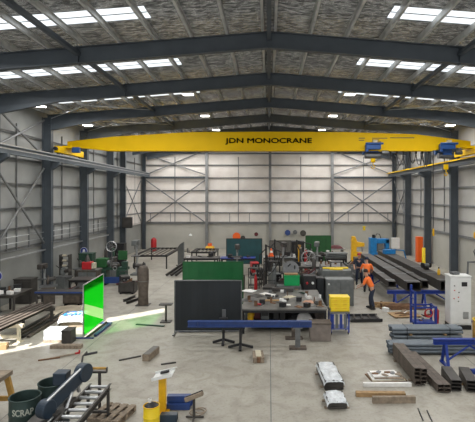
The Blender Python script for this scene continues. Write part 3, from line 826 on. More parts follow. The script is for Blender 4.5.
MB().sweep(IPROF(0.16,0.14), (0,0,0.06),(0,0,0.67),up=(0,1,0)).build('post','steel_grey',t)
MB().box((0,0,0.68),(0.3,0.2,0.03)).build('head','steel_grey',t)
t = thing('beam_stand', 'low brown steel stand behind the blue beam under the worktable edge', 'stand', (0.86, 15.55, 0))
MB().box((0,0,0.03),(0.6,0.28,0.06)).build('foot','rust_steel',t)
MB().sweep(IPROF(0.16,0.14), (0,0,0.06),(0,0,0.6),up=(0,1,0)).build('post','rust_steel',t)
t = thing('blue_beam', 'long blue steel channel laid across stands in the middle of the floor', 'steel beam', (0, BYY, 0.7))
MB().sweep(IPROF(0.16,0.19,0.025,0.02), (BX0,0,0.1),(BX1,0,0.1)).build('section','beam_blue',t)
for x in (-2.3,-0.5,1.0): MB().box((x,0,0.1),(0.012,0.15,0.14)).build('stiffener','beam_blue',t)
x,y = at(321,342)
t = thing('steel_box', 'plain brown grey steel box on the floor at the right end of the blue beam', 'box', (x,y+0.3,0))
MB().box((0,0,0.29),(0.7,0.5,0.58)).build('body','box_brown',t,bevel=0.015)
MB().box((0,0,0.6),(0.73,0.53,0.04)).build('lid','rust_steel',t)
x,y = at(258,363)
t = thing('timber_block', 'short brown timber blocks strapped together on the floor beyond the joint line', 'timber', (x,y+0.28,0), 0.08)
for s in (-1,0,1): MB().box((s*0.11,0,0.09),(0.1,0.62,0.16)).build('block','old_wood' if s else 'rust',t,bevel=0.005)
MB().box((0,0,0.185),(0.16,0.5,0.03)).build('plank','cream',t)

# black and green screens
def screen(name, label, x0, x1, y, h, m, frame='black', rz=0.0, z0=0.12, lean=0.0, cat='welding screen'):
    W = x1-x0
    t = thing(name, label, cat, ((x0+x1)/2, y, 0), rz)
    f = lambda z: lean*z
    P = MB()
    nx = 12
    vs = []
    for zz in (z0, z0+(h-z0)/2, h):
        for i in range(nx+1):
            vs.append((-W/2+W*i/nx, f(zz)+0.012*math.sin(i*1.7), zz))
    fs = [(r*(nx+1)+i, r*(nx+1)+i+1, (r+1)*(nx+1)+i+1, (r+1)*(nx+1)+i) for r in range(2) for i in range(nx)]
    k = len(vs); vs += [(a,b+0.015,c) for a,b,c in vs]; fs += [tuple(k+i for i in q[::-1]) for q in fs]
    P.add(vs, fs).build('panel', m, t)
    for (a,b) in (((-W/2,0,0.05),(-W/2,f(h),h)),((W/2,0,0.05),(W/2,f(h),h)),((-W/2,f(h),h),(W/2,f(h),h)),((-W/2,f(z0),z0),(W/2,f(z0),z0))):
        MB().tube(a,b,0.022).build('frame_tube',frame,t)
    for s in (-1,1):
        MB().bar((s*W/2,-0.3,0.05),(s*W/2,0.3,0.05),0.05,0.04).build('foot',frame,t)
    return t
screen('welding_screen','large black welding screen standing in front of the green one', -3.36, -0.98, 16.05, 1.92, 'screen_black', 'steel_grey')
screen('welding_screen','wide bright green welding screen right behind the black one', -3.98, -1.2, 20.8, 1.9, 'screen_green', 'dark_green')
screen('welding_screen','dark teal welding screen in front of the end wall', -3.05, -0.5, 32.2, 1.92, 'teal', 'black')
screen('welding_screen','grey welding screen in front of the middle of the end wall', 0.05, 1.55, 31.4, 1.85, 'sheet_grey', 'black')
screen('welding_screen','green welding screen right of the middle before the end wall', 2.75, 4.65, 33.8, 2.0, 'dark_green', 'dark_green')
x,y = at(208,331)
t = thing('blue_channel', 'short blue channel with white end lying in front of the black screen', 'steel beam', (x+0.05,y-0.05,0), 0.03)
MB().sweep(CPROF(0.14,0.1), (-1.1,0,0.06),(1.0,0,0.06)).build('channel','beam_blue',t)

def bench(name, label, x0, x1, y0, y1, h, top='table_top', legm='mill_steel', cat='workbench', shelf=None, th=0.04, group=None):
    t = thing(name, label, cat, ((x0+x1)/2,(y0+y1)/2,0), 0, group)
    W,D = x1-x0, y1-y0
    MB().box((0,0,h-th/2),(W,D,th)).build('top', top, t, bevel=0.006)
    for sx in (-1,1):
        for sy in (-1,1):
            MB().box((sx*(W/2-0.06),sy*(D/2-0.06),(h-th)/2),(0.07,0.07,h-th)).build('leg', legm, t)
    MB().box((0,-D/2+0.06,h-th-0.05),(W-0.12,0.05,0.09)).box((0,D/2-0.06,h-th-0.05),(W-0.12,0.05,0.09)).box((-W/2+0.06,0,h-th-0.05),(0.05,D-0.12,0.09)).box((W/2-0.06,0,h-th-0.05),(0.05,D-0.12,0.09)).build('apron', legm, t)
    if shelf: MB().box((0,0,shelf-0.015),(W-0.08,D-0.1,0.03)).build('shelf', legm, t)
    return t
bench('welding_table','large steel worktable covered in rags and tools in the middle of the shop', -0.98, 2.08, 16.1, 19.4, 0.9, 'table_top','black',shelf=0.38, th=0.06)
TZ = 0.902
def rag(px,py,z,label,m='paper',s=0.28,seed=1,name='rag'):
    x,y = at(px,py,z); r = random.Random(seed); a,b,c = r.uniform(5,9),r.uniform(5,9),r.uniform(0,6)
    return solo(name, MB().sheet(s*1.3,s,10,8,lambda u,v: 0.012+0.07*(1-abs(2*u-1)**2)*(1-abs(2*v-1)**2)*(0.6+0.4*math.sin(a*u+c)*math.cos(b*v)),0.01), m, label,'cloth',(x,y,z),r.uniform(-1,1),smooth=True)
rag(249,291,TZ,'crumpled white rag at the left back of the big worktable','paper',0.42,1)
rag(266,294,TZ,'white glove left lying on the middle of the big worktable','paper',0.34,2,'work_glove')
rag(247,300,TZ,'grey dusty rag at the left edge of the big worktable','steel_grey',0.45,3)
rag(256,296,TZ,'dark cloth heap left of the white glove on the worktable','mill_steel',0.4,4)
rag(289,297,TZ,'pale crumpled rag near the middle right of the worktable','cream',0.36,5)
rag(309,302,TZ,'pinkish rag near the right end of the worktable','skin',0.34,6)
rag(299,307,TZ,'small brown rag at the front right edge of the worktable','rust',0.22,7)
def block(name,px,py,z,d,m,label,cat,rz=0.0,bevel=0.01):
    x,y = at(px,py,z); return solo(name, MB().box((0,0,d[2]/2),d), m, label, cat, (x,y,z), rz, bevel=bevel)
block('timber_strip',271.5,301,TZ,(0.62,0.16,0.05),'wood','orange brown timber strip at the front of the worktable','timber',0.03)
block('paper_pad',288,305.5,TZ,(0.18,0.12,0.04),'paper','small white pad at the front edge of the worktable','paper')
block('steel_plate',282,302,TZ,(0.4,0.22,0.02),'steel_grey','thin grey plate on the worktable right of the timber strip','steel plate',0.4,0)
block('steel_plate',318,303,TZ,(0.3,0.5,0.03),'mill_steel','dark steel plate at the right end of the worktable','steel plate',0.2,0)
def angle_grinder(px,py,z,label,rz,m='black'):
    x,y = at(px,py,z); t = thing('angle_grinder',label,'power tool',(x,y,z),rz)
    MB().tube((-0.14,0,0.045),(0.08,0,0.045),0.035).build('body',m,t,smooth=True)
    MB().tube((0.12,0,0.01),(0.12,0,0.075),0.03).build('gear_head','steel_grey',t)
    MB().tube((0.12,0,0.0),(0.12,0,0.008),0.065,18).build('disc','light_steel',t)
    MB().tube((0.1,0.03,0.05),(0.1,0.14,0.06),0.015).build('side_handle','black',t)
    return t
angle_grinder(276,297,TZ,'small angle grinder at the centre of the big worktable',0.5)
angle_grinder(303,294,TZ,'angle grinder near the back right of the worktable',2.2,'machine_green')
angle_grinder(259,305.5,TZ,'angle grinder at the front left edge of the worktable',-0.4,'red')
def clamp(px,py,z,label,rz):
    x,y = at(px,py,z); t = thing('bar_clamp',label,'clamp',(x,y,z),rz)
    MB().box((0,0,0.02),(0.5,0.03,0.012)).build('bar','steel_grey',t)
    MB().box((-0.24,0.05,0.02),(0.03,0.13,0.03)).build('fixed_jaw','rust_steel',t)
    MB().box((0.05,0.05,0.02),(0.03,0.13,0.03)).build('sliding_jaw','rust_steel',t)
    MB().tube((0.07,0.1,0.02),(0.2,0.1,0.02),0.014).build('handle','wood',t)
clamp(294,290.5,TZ,'bar clamp near the back of the big worktable',0.2)
clamp(315,307,TZ,'bar clamp at the front right of the worktable',-0.1)
clamp(279,292,TZ,'bar clamp behind the pale rag on the worktable',1.0)
def cup(px,py,z,label,m='steel_grey',r=0.05,h=0.13):
    x,y=at(px,py,z); return solo('tin',MB().lathe([(r,0),(r,h),(r-0.006,h),(r-0.006,0.01)]),m,label,'tin',(x,y,z),0,smooth=True)
cup(285,293,TZ,'small grey tin behind the pale rag on the worktable')
cup(306,297,TZ,'small white tin at the right of the worktable','white_paint')
cup(320,298,TZ,'white tin at the far right of the worktable','white_paint')
# on the shelf under the table
SZ = 0.382
def shelf_at(px): return ((px-269)/27.3, 450/27.3+0.02)
x,y = shelf_at(254.5)
t = thing('red_tool_case','dark red case on the shelf under the worktable behind the yellow jug','tool case',(x,y+0.28,SZ))
MB().box((0,0,0.2),(0.42,0.22,0.4)).build('case','maroon',t,bevel=0.02); MB().path([(-0.08,0,0.4),(-0.08,0,0.45),(0.08,0,0.45),(0.08,0,0.4)],0.012).build('handle','black',t)
x,y = shelf_at(250.5)
t = thing('yellow_jug','yellow plastic jug on the shelf under the left end of the worktable','jug',(x,y-0.02,SZ))
MB().lathe([(0.09,0),(0.11,0.03),(0.11,0.24),(0.06,0.31),(0.04,0.34)]).build('jug_body','machine_yellow',t,smooth=True)
MB().path([(0.05,0,0.33),(0.13,0,0.3),(0.12,0,0.15)],0.014).build('handle','machine_yellow',t); MB().tube((-0.02,0,0.33),(-0.1,0,0.45),0.012).build('spout','paper',t)
x,y = shelf_at(265)
t = thing('welding_machine','grey blue welding power source on the shelf under the worktable','welder',(x,y+0.2,SZ))
MB().box((0,0,0.2),(0.3,0.4,0.38)).build('case','machine_grey',t,bevel=0.02); MB().box((0,-0.205,0.25),(0.24,0.015,0.18)).build('front_panel','black',t); MB().path([(0,-0.15,0.38),(0,-0.12,0.44),(0,0.12,0.44),(0,0.15,0.38)],0.014).build('handle','black',t)
for i,px in enumerate((276,282.5)):
    x,y = shelf_at(px)
    t = thing('spool_box',['left','right'][i]+' black box with white cap under the middle of the worktable','box',(x,y+0.1,SZ))
    MB().box((0,0,0.17),(0.2,0.25,0.34)).build('box_body','black',t,bevel=0.01); MB().tube((0,0,0.34),(0,0,0.42),0.05).build('cap','white_paint',t)
x,y = shelf_at(304)
t = thing('paper_sack','torn white paper sack on the shelf under the right end of the worktable','sack',(x,y+0.15,SZ),0.2)
MB().sheet(0.6,0.35,10,8,lambda u,v: 0.02+0.22*(1-abs(2*u-1)**4)*(1-abs(2*v-1)**4)+0.03*math.sin(8*u)*math.sin(7*v),0.02).build('sack_body','paper',t,smooth=True)
x,y = shelf_at(293)
t = thing('hose_heap','dark hose heap beside the white sack under the worktable','hose',(x,y+0.1,SZ))
for k in range(4): MB().torus((0.02*k,0,0.03+0.05*k),0.15-0.01*k,0.025).build('loop','black',t)
x,y = shelf_at(322)
t = thing('wire_spool','brown wire spool under the right edge of the worktable','spool',(x-0.05,y+0.1,SZ))
MB().lathe([(0.2,0),(0.2,0.02),(0.09,0.03),(0.09,0.2),(0.2,0.21),(0.2,0.23)],(0,-0.1,0.2),20,'Y').build('spool_body','rust_steel',t,smooth=True)

# cabinets behind the table
t = thing('black_cabinet','black steel cabinet with red and white knobs behind the worktable','cabinet',(1.83,20.55,0))
MB().box((0,0,0.67),(0.56,0.55,1.34)).build('body','black',t,bevel=0.015)
MB().box((0,-0.285,0.7),(0.5,0.02,1.2)).build('door','black',t); 
for s,m in ((-0.12,'red'),(0.14,'white_paint')): MB().tube((s,-0.29,1.03),(s,-0.36,1.03),0.055).build('knob',m,t)
t = thing('black_cabinet','slimmer black cabinet between the black and grey green ones','cabinet',(2.33,20.7,0))
MB().box((0,0,0.61),(0.36,0.5,1.22)).build('body','black',t,bevel=0.015); MB().box((0,-0.26,0.62),(0.3,0.02,1.1)).build('door','screen_black',t)
t = thing('grey_green_cabinet','large grey green steel cabinet behind the yellow tool box','cabinet',(3.18,20.5,0))
MB().box((0,0,0.61),(1.25,0.7,1.2)).build('body','machine_grey',t,bevel=0.03)
for s in (-1,1): MB().box((s*0.31,-0.36,0.62),(0.58,0.02,1.05)).build('door','machine_grey',t,bevel=0.005)
MB().tube((-0.5,-0.37,1.0),(-0.5,-0.4,1.0),0.04).build('knob','white_paint',t)
t = thing('flat_cabinet','low grey cabinet behind the worktable carrying the green crate','cabinet',(0.9,20.45,0))
MB().box((0,0,0.45),(1.1,0.5,0.9)).build('body','machine_grey',t,bevel=0.01); MB().box((0,-0.26,0.45),(1.0,0.02,0.8)).build('door','sheet_grey',t)
t = thing('plastic_crate','vivid green plastic crate behind the big worktable','crate',(1.03,20.45,0.902))
c = MB()
for sx in (-1,1): c.box((sx*0.33,0,0.24),(0.03,0.44,0.46))
for sy in (-1,1): c.box((0,sy*0.21,0.24),(0.68,0.03,0.46))
c.box((0,0,0.015),(0.66,0.42,0.03)).build('crate_body','crate_green',t,bevel=0.01)
MB().box((0,-0.235,0.44),(0.72,0.03,0.06)).build('rim','crate_green',t)
solo('timber_board', MB().box((0,0,0.02),(0.6,0.3,0.06)), 'wood','pale timber board lying over the vivid green crate','timber',(1.0,20.5,1.376),0.05)
solo('leaning_plate', MB().box((0,0,0.35),(0.85,0.03,0.7),rx=-0.25), 'sheet_grey','dark grey plate leaning on the low cabinet left of the green crate','steel plate',(0.62,19.98,0.0),0.12) if False else None
block('steel_tray',283,291,TZ,(0.9,0.3,0.14),'mill_steel','dark steel tray at the back of the worktable in front of the green crate','tray',-0.12)

# boom and welding cluster
def boom(x,y,label,h=2.55,m='black'):
    t = thing('hose_boom',label,'welding boom',(x,y,0))
    MB().box((0,0,0.06),(0.6,0.6,0.12)).build('base','mill_steel',t)
    MB().tube((0,0,0.1),(0,0,h),0.05).build('mast',m,t)
    MB().tube((0,0,h-0.05),(0.75,-0.1,h-0.35),0.03).build('arm',m,t)
    MB().path([(0.0,-0.06,h-0.2),(-0.3,-0.1,h-0.5),(-0.35,-0.1,h-1.2),(-0.05,-0.15,h-1.6),(0.15,-0.12,h-1.1),(0.05,-0.08,h-0.5)],0.028).build('hose','rubber',t)
    MB().path([(0.7,-0.1,h-0.38),(0.62,-0.12,h-0.9),(0.35,-0.14,h-1.3),(0.1,-0.14,h-1.55),(-0.15,-0.14,h-1.2)],0.026).build('hose','rubber',t)
    return t
boom(-0.15,22.3,'black welding boom with drooping hoses behind the left of the worktable')
boom(0.35,27.6,'farther black welding boom before the grey screen',2.3)
def gas_cylinder(x,y,m,label,h=1.45,r=0.115):
    t = thing('gas_cylinder',label,'gas cylinder',(x,y,0))
    MB().lathe([(r*0.9,0),(r,0.04),(r,h-0.22),(r*0.75,h-0.1),(r*0.3,h-0.04),(r*0.3,h)]).build('bottle',m,t,smooth=True)
    MB().tube((0,0,h),(0,0,h+0.1),0.025).box((0,0,h+0.06),(0.12,0.03,0.03)).build('valve','light_steel',t)
gas_cylinder(-0.68,23.0,'red','red gas cylinder standing left of the black welding boom',0.95,0.08)
gas_cylinder(-0.2,23.1,'mill_steel','dark gas cylinder just behind the nearer welding boom')
gas_cylinder(0.25,22.7,'machine_grey','grey gas cylinder right of the nearer welding boom')
gas_cylinder(-10.4,40.6,'red','fat red gas cylinder by the end wall at the left',1.25,0.25)
def welder(x,y,m,label,rz=0,z=0,s=1.0):
    t = thing('welding_machine',label,'welder',(x,y,z),rz)
    MB().box((0,0,0.48*s),(0.5*s,0.75*s,0.62*s)).build('case',m,t,bevel=0.02)
    MB().box((0,-0.385*s,0.55*s),(0.42*s,0.02,0.36*s)).build('front_panel','black',t)
    for i in (-1,1): MB().tube((i*0.11*s,-0.39*s,0.6*s),(i*0.11*s,-0.42*s,0.6*s),0.035*s).build('dial','light_steel',t)
    for sx in (-1,1):
        for sy in (-1,1): MB().tube((sx*0.2*s,sy*0.26*s,0.08*s),(sx*0.27*s,sy*0.26*s,0.08*s),0.08*s).build('wheel','rubber',t)
    MB().path([(-0.2*s,0.3*s,0.78*s),(-0.2*s,0.4*s,0.95*s),(0.2*s,0.4*s,0.95*s),(0.2*s,0.3*s,0.78*s)],0.018).build('handle','black',t)
    MB().path([(0.1*s,-0.4*s,0.4*s),(0.2*s,-0.6*s,0.15*s),(-0.1*s,-0.7*s,0.05),(-0.35*s,-0.55*s,0.05),(-0.2*s,-0.42*s,0.3*s)],0.02).build('lead','rubber',t)
    return t
welder(-0.55,20.0,'red','red wheeled welding machine at the left back corner of the worktable',0.3,0,0.72)
welder(0.02,20.9,'mill_steel','dark wheeled welding machine behind the worktable next to the red one',-0.2)
welder(0.3,24.4,'machine_grey','grey wheeled welding machine behind the nearer boom',0.4)
welder(-0.9,28.4,'red','red wheeled welding machine before the teal screen',0.2)
welder(0.0,29.2,'mill_steel','dark wheeled welding machine between teal and grey screens',-0.3)
welder(-0.5,25.8,'black','black wheeled welding machine beyond the red gas cylinder',0.1)
def tool_tower(x,y,label,h,m,seed):
    r = random.Random(seed); t = thing('tool_trolley',label,'trolley',(x,y,0),r.uniform(-.3,.3))
    for sx in (-1,1):
        for sy in (-1,1): MB().box((sx*0.3,sy*0.22,h/2),(0.04,0.04,h)).build('post',m,t)
    for z in (0.15,h*0.5,h-0.03): MB().box((0,0,z),(0.64,0.48,0.03)).build('shelf',m,t)
    return t
tool_tower(-0.75,24.3,'dark tool trolley with red cylinder beside it behind the booms',1.1,'mill_steel',1)
# safety cone and small orange things
t = thing('safety_cone','orange traffic cone on top of the grey screen area bench','cone',(0.15,30.2,0.93))
MB().box((0,0,0.02),(0.4,0.4,0.04)).build('cone_base','orange',t)
MB().lathe([(0.15,0.04),(0.03,0.55)]).build('cone_body','orange',t,smooth=True)
MB().lathe([(0.108,0.24),(0.074,0.37)],n=24).build('reflective_band','white_paint',t)
bench('far_bench','narrow blue edged bench before the teal screen',-3.2,-0.9,29.4,30.3,0.9,'royal_blue','black')
bench('far_bench','steel bench with pale top below the grey screen',-0.4,1.9,29.8,30.8,0.9,'light_steel','mill_steel')
bench('far_bench','second row steel worktable between the booms and the green screen',0.9,4.3,25.9,27.8,0.9,'table_top','mill_steel',shelf=0.3)
bench('far_bench','long dark bench under the far green screen',2.2,5.4,31.0,32.2,0.95,'mill_steel','black')
bench('far_bench','dark bench with frame behind the green screen at left',-5.6,-3.3,29.4,30.6,0.9,'mill_steel','black')
# stuff on far benches
x = 2.35
t = thing('steel_ring','large upright steel ring with hub on the second row worktable','steel ring',(2.3,26.3,0.902))
MB().torus((0,0,0.44),0.4,0.035,'Y').build('rim','light_steel',t,smooth=True)
MB().tube((0,-0.08,0.44),(0,0.08,0.44),0.08).build('hub','steel_grey',t)
for k in range(6):
    a=k*PI/3; MB().tube((0.07*math.cos(a),0,0.44+0.07*math.sin(a)),(0.38*math.cos(a),0,0.44+0.38*math.sin(a)),0.018).build('spoke','light_steel',t)
MB().box((0,0,0.02),(0.3,0.2,0.04)).build('foot','steel_grey',t)
random.seed(21)
def ordinal(i, n):
    if n == 1: return 'the only'
    if n == 2: return ['left','right'][i]
    if n == 3: return ['left','middle','right'][i]
    return 'leftmost' if i == 0 else 'rightmost' if i == n-1 else ['','second','third','fourth','fifth','sixth'][i]+' from left'
def scatter(x0,x1,y0,y1,z,n,tagline,group,big=1.0,seed=0):
    r = random.Random(seed); kinds = []
    placed = []; made = {}
    for i in range(n):
        for tr in range(30):
            x,y = r.uniform(x0,x1), r.uniform(y0,y1)
            if all((x-a)**2+(y-b)**2 > (0.30*big)**2 for a,b in placed): break
        placed.append((x,y)); k = r.randrange(5); rz = r.uniform(-1.5,1.5)
        nm,col = [('steel offcut','mill_steel'),('grey tin','steel_grey'),('rusty bracket','rust'),('dark box','black'),('pale carton','paper')][k]
        if k == 0: mb = MB().rhs((-0.16*big,0,0.04),(0.16*big,0,0.04),0.07,0.07,0.008)
        elif k == 1: mb = MB().lathe([(0.07,0),(0.07,0.17*big),(0.06,0.18*big),(0.05,0.17*big)])
        elif k == 2: mb = MB().sweep([(0,0),(0.2,0),(0.2,0.02),(0.02,0.02),(0.02,0.2),(0,0.2)],(0,-0.06,0),(0,0.06,0))
        elif k == 3: mb = MB().box((0,0,0.09*big),(0.26*big,0.18,0.18*big)).box((0,0,0.18*big+0.01),(0.27*big,0.19,0.02))
        else: mb = MB().box((0,0,0.06*big),(0.2*big,0.16,0.12*big))
        made.setdefault(nm, []).append(solo(nm.replace(' ','_'), mb, col, 'one', nm.split()[-1], (x,y,z), rz))
    for nm, obs in made.items():
        obs.sort(key=lambda o: o.location.x/o.location.y)
        for i, o in enumerate(obs):
            o['label'] = (ordinal(i, len(obs))+' '+nm+' in '+tagline).strip()
            if len(obs) > 1: o['group'] = group+', '+(nm+'es' if nm[-1] == 'x' else nm+'s')
scatter(1.05,1.85,26.1,27.6,0.902,6,'the clutter left of the steel ring','clutter left of the ring',1.2,1)
scatter(2.9,4.1,26.3,27.5,0.902,6,'the clutter right of the steel ring','clutter right of the ring',1.2,2)
scatter(0.5,1.7,29.95,30.6,0.902,4,'the clutter below the grey screen','clutter under grey screen',1.4,3)
scatter(-3.0,-1.1,29.5,30.1,0.902,5,'the clutter on the blue edged bench','clutter on the blue edged bench',1.2,4)
scatter(2.4,5.2,31.1,32.0,0.952,7,'the clutter under the far green screen','clutter under the green screen',1.5,5)
scatter(-5.4,-3.5,29.6,30.4,0.902,4,'the clutter on the dark framed bench','clutter on dark framed bench',1.2,6)
for k in range(5):
    solo('grey_sheet', MB().box((0,0,0.03),(1.25,0.8,0.05)), 'machine_grey', ['bottom','second lowest','middle','second highest','top'][k]+' grey sheet in the fanned stack before the far green screen', 'steel sheet', (4.35+0.03*k,29.6,0.93+0.065*k), 0.1*(-1)**k, 'fanned stack of grey sheets')
bench('far_bench','dark stand carrying the fanned stack of grey sheets',3.7,5.0,29.1,30.1,0.925,'mill_steel','black')
t = thing('steel_stillage','grey steel stillage with yellow lids behind the grey green cabinet','stillage',(3.35,22.6,0))
MB().box((0,0,0.72),(1.55,0.85,1.1)).build('bin','machine_grey',t,bevel=0.02)
for sx in (-1,1):
    for sy in (-1,1): MB().box((sx*0.74,sy*0.38,0.75),(0.07,0.07,1.45)).build('post','steel_grey',t)
for k,(dx,dy,rz) in enumerate(((-0.33,0.16,-0.05),(0.0,-0.16,-0.08),(0.34,0.22,0.0))):
    solo('yellow_strip', MB().box((0,0,0.035),(0.64,0.16,0.07)),'bright_yellow',['rear left','front','rear right'][k]+' bright yellow strip on the grey stillage','lid',(3.35+dx,22.6+dy,1.275),rz,bevel=0.01)
t = thing('maroon_machine','dark maroon covered load on a tall stand by the end wall','covered load',(5.3,35.6,0))
MB().box((0,0,0.8),(1.4,0.7,0.08)).build('stand_top','light_steel',t)
for s in (-1,1): MB().box((s*0.5,0,0.38),(0.1,0.5,0.76)).build('leg','mill_steel',t)
MB().sheet(1.1,0.6,8,6,lambda u,v:0.86+0.25*(1-abs(2*u-1)**3)*(1-abs(2*v-1)**3),0.02).build('cover','maroon',t,smooth=True)
# wall hung reels and coils on the end wall
def reel(x,z,m,label,r=0.28):
    t = thing('hose_reel',label,'hose reel',(x,YB-0.35,z))
    MB().lathe([(r,-0.1),(r,-0.07),(r*0.6,-0.06),(r*0.6,0.06),(r,0.07),(r,0.1)],(0,0,0),20,'Y').build('drum',m,t,smooth=True)
    MB().torus((0,0,0),r*0.75,0.05,'Y').build('hose','rubber',t)
    MB().box((0,0.15,0),(0.12,0.24,0.2)).build('bracket','steel_grey',t)
reel(-3.05,1.2,'orange','orange reel on the end wall above the teal screen',0.36)
reel(-2.45,1.05,'mill_steel','dark reel on the end wall right of the orange one',0.22)
reel(-1.2,1.4,'maroon','small dark red reel on the end wall left of the middle column',0.18)
reel(1.75,1.55,'beam_blue','bluish reel on the end wall right of the middle column',0.26)
reel(2.45,1.6,'steel_grey','grey reel, middle of three right of the middle column',0.2)
reel(3.2,1.5,'mill_steel','dark reel, rightmost on the end wall',0.28)
t = thing('wall_bell','small white lamp fixed to the end wall left column','wall lamp',(-7.4,YB-0.25,1.25))
MB().lathe([(0.16,0),(0.12,0.12),(0.04,0.2)]).build('shade','white_paint',t,smooth=True); MB().box((0,0.12,0.15),(0.06,0.24,0.06)).build('bracket','black',t)
t = thing('yellow_sign','small yellow warning plate fixed high on the end wall above the blue machine','sign',(8.98,YB-0.13,1.95))
MB().sweep([(-0.16,-0.2),(0.16,-0.2),(0.08,0),(0.16,0.2),(-0.16,0.2),(-0.08,0)],(0,-0.01,0),(0,0.02,0)).build('plate','bright_yellow',t)
t = thing('orange_compressor','small orange machine on the floor by the end wall','compressor',(-5.2,39.6,0))
MB().lathe([(0.05,-0.4),(0.2,-0.34),(0.2,0.34),(0.05,0.4)],(0,0,0.4),16,'X').build('tank','machine_yellow',t,smooth=True)
MB().box((0,0,0.7),(0.35,0.25,0.25)).build('motor','orange',t,bevel=0.03)
for s in (-1,1): MB().box((s*0.28,0,0.12),(0.06,0.3,0.24)).build('foot','black',t)
x,y=at(200,251)
scatter(-8.0,-6.2,39.2,40.4,0,6,'the items by the end wall','items by the end wall',2.2,9)

# more of the crowded machinery in the middle
t = thing('positioner','dark welding positioner with a tilted round plate behind the worktable','machine',(1.15,24.0,0))
MB().box((0,0.1,0.45),(0.8,0.7,0.9)).build('body','mill_steel',t,bevel=0.03)
MB().box((0,-0.1,1.05),(0.4,0.3,0.4)).build('head','black',t,bevel=0.04)
MB().tube((0,-0.26,1.1),(0,-0.34,1.14),0.42,28).build('face_plate','steel_grey',t)
for k in range(4): MB().box((0.22*math.cos(k*PI/2+.4),-0.345,1.12+0.22*math.sin(k*PI/2+.4)),(0.06,0.02,0.2),ry=k*0.8).build('jaw','black',t)
drill_press(2.15,24.9,'dark drill press behind the grey steel stillage','mill_steel',1.0) if False else None
t = thing('dark_cabinet','dark steel cabinet heaped with parts behind the green crate','cabinet',(0.55,26.0,0)) if False else None
def parts_bin(x,y,w,d,h,m,label,seed):
    t = thing('parts_bin',label,'bin',(x,y,0),random.Random(seed).uniform(-.2,.2)); r = random.Random(seed)
    b = MB()
    for sx in (-1,1): b.box((sx*(w/2-0.02),0,h/2+0.08),(0.04,d,h))
    for sy in (-1,1): b.box((0,sy*(d/2-0.02),h/2+0.08),(w,0.04,h))
    b.box((0,0,0.1),(w,d,0.04)).build('bin_body',m,t)
    for sx in (-1,1): MB().box((sx*w*0.38,0,0.04),(0.08,d,0.08)).build('skid','black',t)
    for k in range(7):
        c=(r.uniform(-w*.32,w*.32),r.uniform(-d*.3,d*.3)); L=r.uniform(.15,.3)
        MB().rhs((c[0]-L,c[1],h-0.02),(c[0]+L*.8,c[1]+r.uniform(-.1,.1),h+r.uniform(.05,.3)),0.07,0.06,0.008).build('offcut',r.choice(['rust','mill_steel','steel_grey','maroon']),t)
parts_bin(0.95,22.2,0.9,0.7,0.75,'mill_steel','dark bin of steel offcuts right behind the green crate',1)
parts_bin(2.0,22.4,0.8,0.7,0.9,'black','black bin of offcuts behind the black cabinets',2)
parts_bin(2.12,24.2,0.9,0.8,0.8,'rust_steel','rusty bin of offcuts behind the black offcut bin',3)
parts_bin(-1.6,25.0,0.8,0.7,0.7,'mill_steel','dark bin of offcuts beyond the right end of the green screen',4) if False else None
parts_bin(5.03,27.2,0.8,0.9,0.8,'machine_grey','grey bin of offcuts right of the second row worktable',5)
tool_tower(0.3,25.4,'black tool trolley between the positioner and the second row table',1.3,'black',7)
tool_tower(3.75,25.2,'dark tool trolley behind the steel stillage',1.3,'mill_steel',9)
welder(3.05,24.5,'machine_grey','grey wheeled welding machine behind the steel stillage',0.2,0,1.1)
gas_cylinder(2.55,25.5,'mill_steel','dark gas cylinder right of the rusty offcut bin')
gas_cylinder(-0.95,29.1,'maroon','dark red gas cylinder before the blue edged bench',1.5) if False else None
gas_cylinder(2.1,29.6,'mill_steel','dark gas cylinder at the right end of the bench below the grey screen',1.5)
gas_cylinder(2.45,29.9,'red','red gas cylinder at the right end of the bench below the grey screen',1.4)
t = thing('black_machine','tall black machine between the grey and the far green screens','machine',(2.1,32.8,0))
MB().box((0,0,0.85),(0.9,0.7,1.7)).build('body','black',t,bevel=0.03); MB().box((0,-0.36,1.2),(0.6,0.02,0.5)).build('door','mill_steel',t)
t = thing('yellow_clamp_stand','small ochre stand at the right edge of the grey screen','stand',(2.05,31.05,0))
MB().tube((0,0,0),(0,0,1.5),0.05).build('post','machine_yellow',t); MB().box((0,0,1.45),(0.28,0.2,0.3)).build('head','ochre_wood',t,bevel=0.02); MB().box((0,0,0.02),(0.3,0.3,0.04)).build('base','black',t)
scatter(-0.8,1.9,16.35,19.0,0.902,22,'the clutter spread over the big worktable','clutter on the big worktable',0.75,33)
parts_bin(-1.75,23.2,0.9,0.8,0.75,'mill_steel','dark bin of offcuts beyond the right edge of the green screen',21)
tool_tower(-1.9,26.6,'dark tool trolley beyond the green screen before the teal screen',1.4,'black',22)
drill_press_late = [(0.95,28.9,'dark drill press before the grey screen','mill_steel',1.15,0.2),(3.1,29.1,'dark drill press before the far green screen','machine_grey',1.15,-0.2),(-2.0,28.3,'dark drill press before the teal screen','mill_steel',1.1,0.1)]
welder(3.9,23.9,'black','black wheeled welding machine right of the steel stillage',0.1,0,0.9)
welder(3.2,30.35,'mill_steel','dark wheeled welding machine before the long dark bench',0.3,0,1.2)
t = thing('hose_boom','short dark boom with hoses over the second row worktable','welding boom',(1.75,28.4,0))
MB().tube((0,0,0),(0,0,2.2),0.05).build('mast','black',t); MB().tube((0,0,2.15),(0.9,-0.4,1.95),0.035).build('arm','black',t)
MB().path([(0.85,-0.38,1.93),(0.8,-0.4,1.5),(0.5,-0.4,1.2),(0.2,-0.3,1.5),(0.02,-0.1,1.9)],0.035).build('hose','rubber',t); MB().box((0,0,0.03),(0.6,0.6,0.06)).build('base','black',t)
